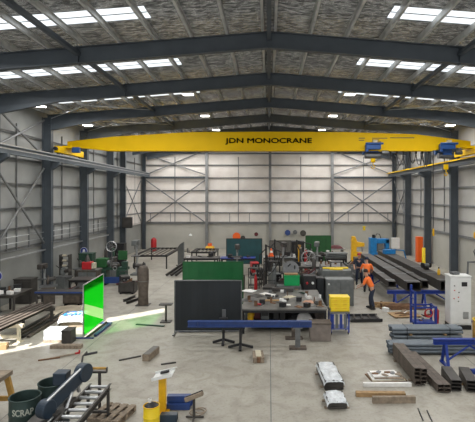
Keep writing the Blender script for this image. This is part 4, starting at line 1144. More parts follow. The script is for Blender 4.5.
# more behind the left curtain and along the left wall
t = thing('dark_press','tall dark press beside the first left column','machine',(-10.3,24.3,0)) if False else None
for (x,y,w,h,m,lab) in ((-11.3,20.9,0.8,1.1,'mill_steel','dark steel cabinet against the left wall before the first column'),(-8.2,21.2,0.6,0.8,'machine_grey','grey steel cabinet behind the blue edged bench'),(-10.9,27.0,0.8,1.5,'machine_green','dark green cabinet against the left wall between the columns'),(-10.6,31.8,0.9,1.6,'black','black cabinet against the left wall beyond the third column')):
    t = thing('steel_cabinet',lab,'cabinet',(x,y,0)); MB().box((0,0,h/2),(w,0.6,h)).build('body',m,t,bevel=0.02)
    for s_ in (-1,1):
        dr=MB().box((s_*w*0.24,-0.31,h/2),(w*0.45,0.02,h*0.88)).build('door',m,t); MB().box((s_*0.04,-0.33,h*0.55),(0.02,0.02,0.12)).build('handle','light_steel',dr)
    MB().box((0,0,h+0.02),(w+0.04,0.64,0.04)).build('top',m,t)
parts_bin(-8.9,20.6,0.8,0.6,0.6,'rust_steel','rusty bin of offcuts behind the blue edged bench',11)
parts_bin(-7.2,23.0,0.8,0.6,0.5,'mill_steel','dark bin of offcuts before the pedestal grinder',12)
parts_bin(-10.3,29.0,0.8,0.6,0.8,'mill_steel','dark bin of offcuts by the third left column',13)

# yellow tool box on the blue cart
x,y = at(340,335)
t = thing('tool_cart','blue and grey steel cart under the yellow tool box','cart',(x,y+0.3,0))
MB().box((0,0,0.78),(0.72,0.6,0.05)).build('top','machine_grey',t,bevel=0.01)
MB().box((0,0,0.2),(0.66,0.54,0.03)).build('shelf','royal_blue',t)
for sx in (-1,1):
    for sy in (-1,1):
        MB().box((sx*0.32,sy*0.26,0.43),(0.05,0.05,0.7)).build('post','royal_blue',t)
        MB().tube((sx*0.3-0.02,sy*0.24,0.05),(sx*0.3+0.02,sy*0.24,0.05),0.05).build('castor','black',t)
for k in range(4): MB().box((-0.26+0.15*k,-0.27,0.48),(0.09,0.03,0.5)).build('front_bar',['royal_blue','machine_grey'][k%2],t)
MB().box((-0.35,0,0.9),(0.03,0.5,0.03)).box((-0.35,-0.24,0.85),(0.03,0.03,0.12)).box((-0.35,0.24,0.85),(0.03,0.03,0.12)).build('push_handle','steel_grey',t)
t = thing('tool_box','bright yellow tool chest with small drawers on the blue cart','tool box',(x+0.02,y+0.3,0.807))
MB().box((0,0,0.24),(0.68,0.46,0.48)).build('body','bright_yellow',t,bevel=0.02)
MB().box((0,0,0.5),(0.7,0.48,0.05)).build('lid','bright_yellow',t,bevel=0.015)
for i in range(3):
    for s in (-1,1):
        dr = MB().box((s*0.165,-0.235,0.10+0.14*i),(0.31,0.02,0.12)).build('drawer','bright_yellow',t,bevel=0.004)
        MB().box((s*0.165,-0.25,0.12+0.14*i),(0.12,0.015,0.02)).build('handle','machine_yellow',dr)
x,y = at(366,322)
t = thing('black_tray','flat black tray of dark parts on the floor right of the blue cart','tray',(x,y+0.35,0),0.05)
MB().box((0,0,0.03),(1.25,0.8,0.05)).build('tray_base','black',t,bevel=0.01)
for s in (-1,1): MB().box((0,s*0.39,0.08),(1.25,0.03,0.1)).build('side','black',t)
for k in range(4): MB().tube((-0.45+0.3*k,-0.3,0.1),(-0.35+0.3*k,0.3,0.1),0.04).build('bar','mill_steel',t)

# timber and offcuts around the workers
def pile(px,py,label,n,L,m,seed,group):
    r = random.Random(seed); x,y = at(px,py); src=None
    for k in range(n):
        a=(x+r.uniform(-.25,.25),y+0.12+(k%3)*0.17,0.035+(k//3)*0.065); rz=r.uniform(-.03,.03)
        if src is None: src=solo('timber_length',MB().box((0,0,0),(L,0.09,0.06)),m,label,'timber',a,rz,group)
        else: clone(src,None,a,rz)
pile(386,308,'timber length stacked on the floor right of the nearest worker',8,0.9,'wood',1,'timber right of the worker')
pile(404,310.5,'brown timber length stacked under the near trestle',9,1.5,'rust',2,'timber under the near trestle')
x,y = at(407,318)
t = thing('offcut_pallet','flat board heaped with thin offcuts left of the blue cage trolley','pallet',(x,y+0.35,0),0.15)
MB().box((0,0,0.05),(1.15,0.75,0.03)).build('board','wood',t)
for s in (-1,0,1): MB().box((s*0.48,0,0.018),(0.1,0.7,0.034)).build('bearer','old_wood',t)
r=random.Random(4)
for k in range(8): MB().bar((r.uniform(-.4,.0),r.uniform(-.25,.25),0.08+0.02*k),(r.uniform(.0,.45),r.uniform(-.25,.25),0.09+0.02*k),0.05,0.02).build('offcut',r.choice(['rust','cream','paper']),t)
scatter(4.95,5.2,19.3,20.9,0,3,'the odds behind the nearest worker','odds behind the worker',1.3,12)

# ================================================================ LEFT SIDE
# green curtain screen standing edge on to the camera, sunlit from behind
cx = -6.42; yA, yB_ = 15.55, 17.45
t = thing('welding_curtain','vivid green see-through welding curtain lit by the sun with a paler painted sun streak','welding screen',(cx,(yA+yB_)/2,0),0)
L = (yB_-yA)
def cpanel(f0,f1,z0a,z0b,z1a,z1b,m,name,off=0.0):
    MB().add([(off,L*(f0-.5),z0a),(off,L*(f1-.5),z0b),(off,L*(f1-.5),z1b),(off,L*(f0-.5),z1a)],[(0,1,2,3)]).build(name,m,t)
cpanel(0,1,0.08,0.12,0.88,0.16,'green_curtain','curtain_lower')
cpanel(0,1,0.88,0.16,1.22,0.56,'sun_band_curtain','sun_band')  # sunlit floor streak behind the curtain, put into this band's colour
cpanel(0,1,1.22,0.56,1.84,1.92,'green_curtain','curtain_upper')
for a,b in (((0,-L/2,0.04),(0,-L/2,1.85)),((0,L/2,0.04),(0,L/2,1.93)),((0,-L/2,1.85),(0,L/2,1.93)),((0,-L/2,0.08),(0,L/2,0.12))):
    MB().tube(a,b,0.02).build('frame_tube','light_steel',t)
for s in (-1,1): MB().bar((-0.3,s*L/2*0.98,0.025),(0.35,s*L/2*0.98,0.025),0.05,0.04).build('foot','beam_blue',t)
MB().bar((0.12,-L/2,0.05),(0.12,L/2,0.05),0.05,0.06).build('base_bar','mill_steel',t)
p,q = at(95,337),at(110,325)
solo('blue_frame_bar', MB().rhs((p[0],p[1],0.05),(q[0],q[1],0.05),0.09,0.08), 'beam_blue','blue square bar on the floor in front of the green curtain','steel bar')
# upright roll
x,y = at(142,306)
t = thing('wrapped_roll','tall grey brown upright roll standing alone beyond the green curtain','roll',(x,y+0.2,0))
MB().lathe([(0.2,0),(0.23,0.05),(0.22,0.6),(0.25,1.1),(0.24,1.62),(0.19,1.74),(0.1,1.78)],n=20).build('roll_body','rust_steel',t,smooth=True)
MB().box((0,0,0.015),(0.6,0.5,0.03)).build('base','mill_steel',t)
MB().torus((0,0,1.1),0.245,0.012).build('band','steel_grey',t); MB().tube((-0.05,0,1.76),(0.02,0,1.95),0.03).build('hook','mill_steel',t)
for i,(a,b,c,d) in enumerate(((124,302,136,297),(127,304,139,300))):
    p,q=at(a,b),at(c,d)
    solo('short_channel', MB().sweep(CPROF(0.1,0.12),(p[0],p[1],0.062),(q[0],q[1],0.062)),'mill_steel',['far','near'][i]+' of two short dark channels on the floor by the upright roll','steel section')
# stand and flat bar right of the sun streak
t = thing('flat_top_stand','small dark T stand with flat top left of the black screen','stand',(at(166,322)[0],at(166,322)[1],0))
MB().box((0,0,0.70),(0.5,0.3,0.05)).build('top','mill_steel',t,bevel=0.01); MB().tube((0,0,0.02),(0,0,0.68),0.04).build('post','mill_steel',t); MB().box((0,0,0.02),(0.4,0.35,0.04)).build('base','mill_steel',t)
p,q=at(137,324),at(166,324.5)
solo('flat_bar', MB().bar((p[0],p[1]-0.1,0.02),(q[0],q[1]-0.28,0.02),0.1,0.035),'machine_green','dark green flat bar on the floor before the T stand','steel bar')
# black tables in the far left
def frame_table(x0,x1,y0,y1,h,label,slats=6):
    t = thing('frame_table',label,'steel table',((x0+x1)/2,(y0+y1)/2,0)); W,D=x1-x0,y1-y0
    for sy in (-1,1): MB().box((0,sy*D/2,h-0.06),(W,0.08,0.12)).build('side_rail','black',t)
    for sx in (-1,1):
        MB().box((sx*W/2,0,h-0.06),(0.08,D,0.12)).build('end_rail','black',t)
        for sy in (-1,1): MB().box((sx*W/2*0.97,sy*D/2*0.97,(h-0.12)/2),(0.08,0.08,h-0.12)).build('leg','black',t)
    for k in range(slats): MB().box((-W/2+W*(k+0.5)/slats,0,h-0.03),(0.05,D,0.05)).build('slat','mill_steel',t)
    return t
frame_table(-9.2,-6.95,30.6,35.2,0.95,'long black slatted steel table at the far left',7)
frame_table(-5.6,-3.9,32.5,34.6,0.95,'black slatted steel table behind the upright grey green plate',6)
x,y=at(181,266)
t = thing('upright_plate','grey green plate standing upright behind the green screen at left','steel plate',(x-0.0,y,0),-0.9)
MB().sweep([(-0.45,0.05),(0.45,0.05),(0.45,1.75),(-0.1,1.55),(-0.45,1.3)],(0,-0.03,0),(0,0.03,0)).build('plate','machine_grey',t); MB().box((0,0,0.03),(0.8,0.4,0.05)).build('foot','mill_steel',t)
for i in range(3):
    solo('leaning_channel', MB().sweep(CPROF(0.12,0.14),(0,0,0.1),(0.95,1.0,0.75)),'mill_steel',['left','middle','right'][i]+' dark channel propped below the upright grey green plate','steel section',(-6.3+0.28*i,27.6,0))
# left benches
bench('blue_bench','low dark bench with a blue edge in front of the left wall machines',-9.9,-7.75,19.0,19.6,0.9,'mill_steel','mill_steel',th=0.07)
MB().box((0,-0.31,0.865),(2.15,0.02,0.06)).build('blue_edge','beam_blue',[o for o in COL.objects if o.name=='blue_bench'][0])
bench('dark_bench','dark bench at the left edge with clutter and a vice',-11.35,-10.35,18.3,19.7,0.9,'mill_steel','mill_steel')
bench('dark_bench','dark steel bench right of the red box machine',-9.7,-8.3,21.7,22.6,0.9,'mill_steel','black')
scatter(-11.2,-10.5,18.5,19.5,0.902,6,'the clutter on the left edge bench','clutter on left edge bench',1.1,21)
def vice(x,y,z,label,rz=0,m='beam_blue'):
    t=thing('bench_vice',label,'vice',(x,y,z),rz)
    MB().lathe([(0.1,0),(0.1,0.03),(0.06,0.06),(0.07,0.1)]).build('swivel_base',m,t)
    MB().box((0,0.04,0.16),(0.13,0.26,0.12)).build('body',m,t,bevel=0.02)
    MB().box((0,-0.2,0.17),(0.13,0.06,0.14)).build('front_jaw',m,t,bevel=0.01)
    MB().tube((0,-0.34,0.12),(0,-0.1,0.12),0.02).build('screw','light_steel',t)
    MB().tube((-0.12,-0.33,0.12),(0.12,-0.33,0.12),0.01).build('handle','light_steel',t)
vice(-10.5,18.75,0.902,'dark bench vice on the left edge bench',0.2,'mill_steel') if False else None
def drill_press(x,y,label,m='machine_green',s=1.0,rz=0):
    t=thing('drill_press',label,'drill press',(x,y,0),rz)
    MB().box((0,0,0.04*s),(0.4*s,0.6*s,0.08*s)).build('base',m,t,bevel=0.01)
    MB().tube((0,0.15*s,0.05),(0,0.15*s,1.7*s),0.055*s).build('column','light_steel',t)
    MB().box((0,-0.02,0.95*s),(0.36*s,0.36*s,0.05)).build('table','steel_grey',t)
    MB().box((0,-0.05*s,1.62*s),(0.26*s,0.65*s,0.26*s)).build('head',m,t,bevel=0.04)
    MB().tube((0,-0.2*s,1.3*s),(0,-0.2*s,1.5*s),0.03).build('chuck','steel_grey',t)
    for k in range(3):
        a=k*2.1; MB().tube((0.15*s,-0.15*s,1.5*s),(0.17*s,-0.15*s+0.2*math.cos(a)*s,1.5*s+0.2*math.sin(a)*s),0.012).build('feed_handle','black',t)
drill_press(-11.0,21.9,'dark drill press left of the first dark column','mill_steel',0.95)
drill_press(-8.4,28.4,'dark drill press behind the green lathe','machine_grey',1.25)
def pedestal_saw(x,y,label,m='machine_grey',rz=0):
    t=thing('cold_saw',label,'saw',(x,y,0),rz)
    MB().box((0,0,0.4),(0.55,0.5,0.8)).build('cabinet',m,t,bevel=0.02)
    MB().box((0,0,0.83),(0.75,0.5,0.06)).build('table','steel_grey',t)
    MB().tube((-0.06,0.0,1.1),(0.02,0.0,1.1),0.2,20).build('blade_guard',m,t)
    MB().tube((0.02,0.1,1.1),(0.3,0.1,1.15),0.1).build('motor','mill_steel',t)
    MB().tube((-0.02,-0.1,1.2),(-0.05,-0.45,1.45),0.02).build('handle','black',t)
pedestal_saw(-10.1,20.6,'brown grey cold saw beside the left edge bench','rust_steel',0.4)
pedestal_saw(-10.5,23.0,'grey cold saw in front of the first dark column','machine_grey',-0.3)
pedestal_saw(-10.7,25.6,'dark saw between the first two left columns','mill_steel',0.1)
t = thing('machine_cabinet','grey steel cabinet carrying the red machine by the left wall','cabinet',(-9.6,24.1,0))
MB().box((0,0,0.5),(1.0,0.7,1.0)).build('body','rust_steel',t,bevel=0.02); MB().box((0,0,1.02),(1.1,0.75,0.05)).build('top','sheet_grey',t)
for s in (-1,1): MB().box((s*0.24,-0.36,0.5),(0.44,0.02,0.85)).build('door','machine_grey',t)
t = thing('red_machine','small red machine with pale dial on the grey cabinet by the left wall','machine',(-9.6,24.05,1.048))
MB().box((-0.08,0,0.2),(0.5,0.42,0.4)).build('case','red',t,bevel=0.03); MB().box((0.27,-0.05,0.2),(0.16,0.3,0.3)).build('dial_box','cream',t,bevel=0.02)
MB().lathe([(0.16,0.4),(0.03,0.78)],(-0.1,0,0),12).build('hopper','mill_steel',t)
for q in drill_press_late: drill_press(q[0],q[1],q[2],q[3],q[4],q[5])
# round blue signs on the columns
def round_sign(x,y,z,label,r=0.23):
    t=thing('round_sign',label,'sign',(x,y,z))
    MB().lathe([(r,-0.012),(r,0.0)],(0,0,0),28,'Y').build('disc','royal_blue',t)
    MB().torus((0,-0.012,0),r*0.93,0.012,'Y').build('rim','white_paint',t)
    MB().ball((0,-0.012,0.03),0.075,(1,0.1,1)).box((0,-0.015,-0.09),(0.2,0.01,0.09)).build('symbol','white_paint',t)
round_sign(-11.62,28.25,1.52,'round blue sign on the second dark column of the left wall')
round_sign(-11.30,18.7,1.62,'round blue sign at the left edge of the picture')
# small shelf rack on first column
t = thing('parts_rack','narrow dark parts rack right of the first left column','rack',(-11.35,25.1,0))
for sx in (-1,1): MB().box((sx*0.25,0,0.85),(0.04,0.4,1.7)).build('upright','mill_steel',t)
for k in range(6): 
    MB().box((0,0,0.2+0.28*k),(0.5,0.4,0.025)).build('shelf','mill_steel',t)
    if k>1: MB().box((0,-0.12,0.26+0.28*k),(0.2,0.12,0.09)).build('bin','cream',t)
# green lathe
t = thing('metal_lathe','dark green lathe beyond the green curtain with a chuck and guards','lathe',(-8.85,25.3,0))
MB().box((-0.5,0,0.42),(0.6,0.6,0.84)).build('headstock_base','machine_green',t,bevel=0.02)
MB().box((0.6,0,0.42),(0.5,0.55,0.84)).build('tail_base','machine_green',t,bevel=0.02)
MB().box((0.05,0,0.9),(1.8,0.42,0.14)).build('bed','machine_green',t)
MB().box((-0.5,0,1.22),(0.6,0.5,0.5)).build('headstock','dark_green',t,bevel=0.04)
MB().tube((-0.2,0,1.2),(-0.05,0,1.2),0.16,20).build('chuck','steel_grey',t)
MB().box((0.75,0,1.12),(0.3,0.26,0.32)).build('tailstock','machine_green',t,bevel=0.03)
MB().box((0.25,-0.05,1.03),(0.34,0.5,0.16)).build('carriage','mill_steel',t)
MB().torus((0.3,-0.34,0.95),0.1,0.014,'Y').build('hand_wheel','light_steel',t)
MB().box((0.05,-0.4,0.3),(1.7,0.06,0.35)).build('splash_guard','beam_blue',t)
MB().box((0.55,0.25,1.6),(0.5,0.1,0.5)).build('back_guard','dark_green',t)
# pedestal fan
t = thing('pedestal_fan','dark pedestal fan standing behind the green lathe','fan',(-9.4,26.9,0))
MB().lathe([(0.28,0),(0.28,0.03),(0.05,0.06)]).build('base','black',t); MB().tube((0,0,0.05),(0,0,1.75),0.03).build('pole','steel_grey',t)
MB().torus((0,-0.1,1.95),0.3,0.02,'Y').torus((0,-0.02,1.95),0.3,0.02,'Y').build('guard_ring','light_steel',t)
for k in range(12): 
    a=k*PI/6; MB().tube((0.05*math.cos(a),-0.13,1.95+0.05*math.sin(a)),(0.29*math.cos(a),-0.1,1.95+0.29*math.sin(a)),0.006,5).build('guard_wire','light_steel',t)
for k in range(3):
    a=k*2.09; MB().box((0.13*math.cos(a),-0.06,1.95+0.13*math.sin(a)),(0.2,0.02,0.12),ry=-a).build('blade','mill_steel',t)
MB().tube((0,-0.05,1.95),(0,0.16,1.95),0.08).build('motor','black',t)
# black box cabinet on last column, pedestal grinder etc.
t = thing('wall_box','black box fixed to the dark post beside the bright wall bay','electrical box',(-11.1,35.25,2.9))
MB().box((0,0,0),(0.75,0.3,0.85)).build('box_body','black',t,bevel=0.02); MB().box((0,-0.16,0),(0.65,0.02,0.75)).build('door','mill_steel',t)
MB().path([(-0.1,0,0.4),(-0.1,0,2.6),(-0.1,0,3.6)],0.03).build('conduit','light_steel',t)
t = thing('pedestal_grinder','dark pedestal grinder right of the green lathe','grinder',(-7.3,25.3,0))
MB().box((0,0,0.03),(0.4,0.4,0.06)).build('base','black',t); MB().box((0,0,0.5),(0.18,0.16,0.9)).build('pedestal','mill_steel',t)
MB().tube((-0.2,0,1.05),(0.2,0,1.05),0.11).build('motor','mill_steel',t)
for s in (-1,1): MB().tube((s*0.24,0,1.05),(s*0.32,0,1.05),0.16,18).build('grinding_wheel','black',t)
welder(-7.7,24.0,'mill_steel','dark wheeled welding machine in front of the pedestal grinder',0.5,0,0.9)
pedestal_saw(-9.6,27.6,'grey saw at the far side of the green lathe','machine_grey',0.5)
gas_cylinder(-10.9,30.1,'mill_steel','dark gas cylinder by the third left column',1.5)
gas_cylinder(-10.5,30.3,'machine_green','green gas cylinder by the third left column',1.5)

# left: rack of long sections in the sunlight
x,y = at(18,343)
t = thing('section_rack','low pale steel rack catching the sunlight at the left edge','rack',(x-0.35,y+0.05,0),0)
MB().rhs((-0.95,0,0.56),(0.5,0,0.56),0.12,0.12).build('cross_bar','cream',t)
MB().rhs((-0.95,0,0.2),(0.4,0,0.2),0.1,0.1).build('lower_bar','cream',t)
for s in (-0.8,0.35): MB().rhs((s,0,0.0),(s,0,0.5),0.09,0.09).build('leg','cream',t)
for s in (-0.8,0.35): MB().box((s,0,0.01),(0.16,0.45,0.02)).build('foot','cream',t)
t = thing('section_rack','low dark steel rack under the far end of the left sections','rack',(-9.0,17.4,0),0)
MB().rhs((-0.6,0,0.56),(0.7,0,0.56),0.12,0.12).build('cross_bar','mill_steel',t)
for s in (-0.5,0.6): MB().rhs((s,0,0.0),(s,0,0.5),0.09,0.09).build('leg','mill_steel',t)
src=None; random.seed(8)
for k in range(5):
    a = Vector((-9.45+0.21*k,14.3+random.uniform(-.2,.2),0.665)); b = Vector((-9.25+0.21*k,18.2,0.665))
    d=b-a
    if src is None: src = solo('angle_section', MB().sweep(CPROF(0.13,0.09,0.01),(0,0,0),(0,3.5+0.3*0,0)),'rust_steel','leftmost long rusty channel across the low racks at the left','steel section',a,math.atan2(-d.x,d.y),'long channels on the left racks')
    else: clone(src,None,a,math.atan2(-d.x,d.y),['','second','middle','fourth','rightmost'][k]+' long rusty channel across the low racks at the left')
for k in range(4):
    p=(-8.95+0.2*k,15.6,0.05)
    solo('floor_section', MB().rhs((0,0,0),(-0.1,3.4,0),0.1,0.09),['mill_steel','rust_steel'][k%2],['leftmost','second','third','rightmost'][k]+' section on the floor under the left racks','steel section',p,0.0)
# plastic wrapped bundle
x,y = at(67,343)
t = thing('carton_stack','white wrapped stack of boxes in the sun left of the green curtain','boxes',(x-0.5,y+0.3,0),0.03)
for i in range(2):
    for j in range(2): MB().box((-0.16+0.32*i,0,0.16+0.17*j),(0.3,0.5,0.16)).build('box','plastic_wrap',t,bevel=0.01)
MB().box((0,0,0.04),(0.66,0.54,0.07)).build('base_board','old_wood',t)
x,y = at(77,343)
solo('dark_crate', MB().box((0,0,0.22),(0.3,0.45,0.44)).box((0,0,0.45),(0.33,0.48,0.03)),'mill_steel','dark steel box between the white stack and the green curtain','box',(-6.74,y+0.05,0),0.03,bevel=0.01)
x,y = at(73,326)
t = thing('printed_sheet','crumpled white plastic sheet with blue print beyond the white stack','plastic sheet',(x,y+0.2,0),0.1)
MB().box((0,0.05,0.2),(0.95,0.9,0.4)).build('load','old_wood',t)
MB().sheet(1.0,1.1,12,12,lambda u,v:0.44+0.03*math.sin(9*u+2*v)*math.sin(8*v)-0.16*abs(2*u-1)**8-0.18*abs(2*v-1)**8,0.01).build('sheet','plastic_wrap',t,smooth=True)
for k,(a,b,c,h) in enumerate(((-0.3,-0.15,0.1,0.22),(-0.14,-0.12,0.09,0.2),(0.02,-0.1,0.1,0.2),(0.18,-0.08,0.08,0.2),(0.3,-0.05,0.06,0.2),(-0.2,0.22,0.4,0.06),(0.2,0.25,0.3,0.06))):
    MB().box((a*1.1+0.05,b-0.16,0.474),(c,h*1.5,0.006)).build('blue_mark','mark_blue',t)
x,y = at(62,313)
t = thing('tan_tarp','pale tan tarpaulin spread in the sun at the far end of the left racks','tarpaulin',(x+0.05,y+0.25,0),0.2)
MB().sheet(1.2,1.9,14,14,lambda u,v:0.02+0.12*(1-abs(2*u-1)**3)*(1-abs(2*v-1)**3)*(1+0.35*math.sin(7*u+5*v)),0.012).build('cloth','tarp',t,smooth=True)
for k in range(5):
    x,y = at(52.5+6.3*k,349)
    solo('timber_block', MB().box((0,0,0.055),(0.19,0.2,0.11)),'old_wood',ordinal(k,5)+' short timber block in the row on the floor before the white stack','timber',(x,y+0.1,0),0.03*(-1)**k,'row of timber blocks',bevel=0.006)
p=at(2,350)
solo('timber_offcut', MB().box((0,0,0.08),(0.4,0.3,0.16)),'wood','brown timber offcut at the left edge in the sunlight','timber',(p[0]-0.1,p[1]+0.1,0),0.3,bevel=0.01)
for i,(a,b,c,d,m,lab) in enumerate(((38,361,60,358,'rust','thin rusty bar on the floor before the timber blocks'),(45,360,75,355,'old_wood','thin brown stick lying across the rusty bar'),(119,361,141,356.5,'mill_steel','dark bar on the floor left of the timber block'),(161,365,176,363,'mill_steel','small dark scrap bar right of the timber block'))):
    p,q=at(a,b),at(c,d); solo('steel_bar', MB().bar((p[0],p[1],0.02),(q[0],q[1],0.045 if i==1 else 0.02),0.05,0.035),m,lab,'bar')
p=at(77,354)
solo('red_clip', MB().box((0,0,0.03),(0.16,0.05,0.05)).box((0.07,0,0.07),(0.04,0.05,0.08)),'red','small red clamp on the floor beyond the brown stick','clamp',(p[0],p[1],0),0.6)
x,y=at(148,361)
t = thing('timber_block','short thick grey brown timber on the open floor left of centre','timber',(x,y+0.35,0),-0.16)
MB().box((0,0,0.1),(0.22,0.78,0.2)).build('block','old_wood',t,bevel=0.01)
MB().box((0,0,0.205),(0.18,0.76,0.012)).build('plank','sheet_grey',t)

# ================================================================ FOREGROUND LEFT
# bandsaw
t = thing('band_saw','dark blue metal bandsaw with sloping arm in the left foreground','band saw',(-4.1,8.75,0))
MB().box((-0.24,0.05,0.3),(0.5,0.9,0.6)).build('base_cabinet','saw_blue',t,bevel=0.02)
MB().box((-0.2,0.05,0.625),(0.56,0.95,0.05)).build('table','mill_steel',t)
arm = MB()
A = Vector((-0.14,-0.19,0.87)); B = Vector((0.18,0.75,1.20))
d=(B-A).normalized(); arm.bar(A+d*0.05,B-d*0.05,0.14,0.27,up=(0,0,1))
arm.build('arm','saw_blue',t,bevel=0.03)
side=Vector((d.y,-d.x,0)).normalized(); upv=side.cross(d)
for nm,P,r in (('lower_wheel_cover',A,0.175),('upper_wheel_cover',B,0.19)):
    MB().tube(P-side*0.10,P+side*0.10,r,24).build(nm,'saw_blue',t,bevel=0.02)
MB().bar(A+upv*0.16+side*0.05,B+upv*0.16+side*0.05,0.04,0.02,up=upv).build('arm_trim','light_steel',t)
MB().bar(A+d*0.2-upv*0.2,B-d*0.1-upv*0.18,0.025,0.03).build('blade','light_steel',t)
for f in (0.55,0.78):
    q=A+(B-A)*f; MB().bar(q-upv*0.12,q-upv*0.30,0.06,0.05,up=d).build('blade_guide','light_steel',t)
MB().box((-0.24,0.68,1.12),(0.28,0.26,0.26)).build('gearbox','saw_blue',t,bevel=0.02)
MB().box((0.1,0.3,0.78),(0.14,0.3,0.1)).build('guide_block','mill_steel',t,bevel=0.02)
MB().path([(0.1,0.85,1.33),(0.08,0.97,1.46),(0.15,1.03,1.54)],0.02).build('lever','mill_steel',t)
MB().tube((0.1,1.0,1.48),(0.36,1.05,1.52),0.026).build('lever_grip','black',t)
MB().tube((0.12,0.0,0.68),(0.12,0.35,0.95),0.03).build('hydraulic_cylinder','light_steel',t)
MB().box((-0.02,-0.1,0.70),(0.2,0.14,0.12)).build('vice_jaw','mill_steel',t,bevel=0.01)
MB().tube((-0.02,-0.17,0.70),(-0.02,-0.5,0.70),0.02).build('vice_screw','light_steel',t)
# roller conveyor
t = thing('roller_conveyor','steel roller conveyor beside the bandsaw in the left foreground','conveyor',(-3.74,8.95,0))
for sx in (-1,1): MB().sweep(CPROF(0.05,0.12,0.008),(sx*0.22,-1.3,0.7),(sx*0.22,1.05,0.7)).build('side_rail','mill_steel',t)
for k in range(9):
    MB().tube((-0.2,-1.2+0.27*k,0.72),(0.2,-1.2+0.27*k,0.72),0.035,14).build('roller','light_steel',t,smooth=True)
for sx in (-1,1):
    for y in (-1.1,0.9): MB().box((sx*0.22,y,0.33),(0.05,0.06,0.66)).build('leg','mill_steel',t)
for y in (-1.1,0.9): MB().box((0,y,0.2),(0.42,0.05,0.05)).build('cross_brace','mill_steel',t)
# roller stand right of conveyor
x=(99.5-269)/45.6; y=450/45.6+0.35; x*=1.035
t = thing('roller_stand','single brown roller support stand right of the conveyor','roller stand',(x,y,0))
MB().tube((0,0,0.05),(0,0,0.92),0.035).build('post','mill_steel',t)
MB().box((0,0,0.93),(0.34,0.08,0.04)).build('yoke','mill_steel',t)
for s in (-1,1): MB().box((s*0.165,0,0.98),(0.02,0.08,0.1)).build('bracket','mill_steel',t)
MB().tube((-0.15,0,1.01),(0.15,0,1.01),0.03).build('roller','ochre_wood',t,smooth=True)
for a in (0.5,2.6,4.71): MB().bar((0,0,0.08),(0.28*math.cos(a),0.28*math.sin(a),0.02),0.05,0.03).build('foot','mill_steel',t)
MB().tube((0.0,-0.05,0.6),(0.12,-0.05,0.6),0.012).build('clamp_handle','steel_grey',t)
# drums
def drum(x,y,m,label,r=0.29,h=0.88,inner='black',rz=0):
    t = thing('steel_drum',label,'drum',(x,y,0),rz)
    pr=[(r,0)]
    for z in (h*0.33,h*0.66): pr += [(r,z-0.02),(r+0.012,z),(r,z+0.02)]
    pr += [(r,h),(r-0.012,h),(r-0.012,0.02)]
    o=MB().lathe(pr,n=36).build('shell',m,t,smooth=True)
    MB().torus((0,0,h),r,0.014,'Z',36).build('rim',m,t,smooth=True)
    return t
x=(25-269)/49.5; y=450/49.5
d1_=drum(x,y,'drum_green','dark green steel drum marked SCRAP beside the bandsaw')
R0=0.297
def wrap(v):
    a=v.x/R0-PI/2+0.34
    return Vector(((R0+v.z)*math.cos(a),(R0+v.z)*math.sin(a),v.y+0.66))
lettering('scrap_lettering','SCRAP',0.175,'letter_white',d1_,wrap,sx=0.78,depth=0.003,bold=0.003)
def scrap(x,y,z,n,R_,seed,label,group):
    r=random.Random(seed)
    for k in range(n):
        a=r.uniform(0,6.28); q=R_*math.sqrt(r.random())
        solo('scrap_piece',MB().sweep(CPROF(0.06,0.05,0.006),(-0.07,0,0),(0.07,0,r.uniform(-.05,.05))),r.choice(['steel_grey','rust','mill_steel']),label,'scrap',(x+q*math.cos(a),y+q*math.sin(a),z+0.05*(k//4)),r.uniform(0,3),group)
solo('scrap_heap', MB().lathe([(0.27,0),(0.25,0.5),(0.1,0.6),(0.01,0.62)]), 'mill_steel','dark swarf heap filling the drum marked SCRAP','scrap',(x,y,0.03),0,None)
scrap(x,y,0.66,9,0.17,1,'small steel offcut lying in the drum marked SCRAP','offcuts in the scrap drum')
x2=(43-269)/47.3; y2=450/47.3
drum(x2+0.1,y2+0.22,'drum_green','second dark green drum behind the one marked SCRAP',0.29,0.9)
solo('scrap_heap', MB().lathe([(0.27,0),(0.25,0.5),(0.1,0.6),(0.01,0.62)]), 'black','black swarf heap in the drum behind the scrap drum','scrap',(x2+0.1,y2+0.22,0.03),0,None)
# yellow wooden trestle at the left edge
x=(5-269)/47; y=450/47.
t = thing('saw_horse','ochre timber trestle cut off by the left edge in the foreground','saw horse',(x-0.26,y,0))
MB().box((0,0,1.0),(0.34,0.9,0.09)).build('top','old_wood',t)
for sx in (-1,1):
    for sy in (-1,1): MB().bar((sx*0.30,sy*0.4,0.0),(sx*0.1,sy*0.34,0.97),0.11,0.07,up=(0,1,0)).build('leg','ochre_wood',t)
for sy in (-1,1): MB().box((0,sy*0.37,0.45),(0.42,0.05,0.1)).build('cross_brace','ochre_wood',t)
# pallet
def pallet(x,y,w,d,label,rz=0.0,z=0.0,m='old_wood'):
    t = thing('wooden_pallet',label,'pallet',(x,y,z),rz)
    for k in range(4): MB().box((-w/2+0.06+(w-0.12)*k/3,0,0.125),(0.12,d,0.02)).build('deck_board',m,t)
    for s in (-1,0,1): MB().box((0,s*(d/2-0.05),0.07),(w,0.09,0.09)).build('bearer',m,t)
    for s in (-1,0,1): MB().box((s*(w/2-0.05),0,0.0125),(0.1,d,0.02)).build('base_board',m,t)
x,y=at(114,415)
pallet(x,y-0.1,0.72,0.8,'small weathered timber pallet on the floor right of the conveyor',-0.22)
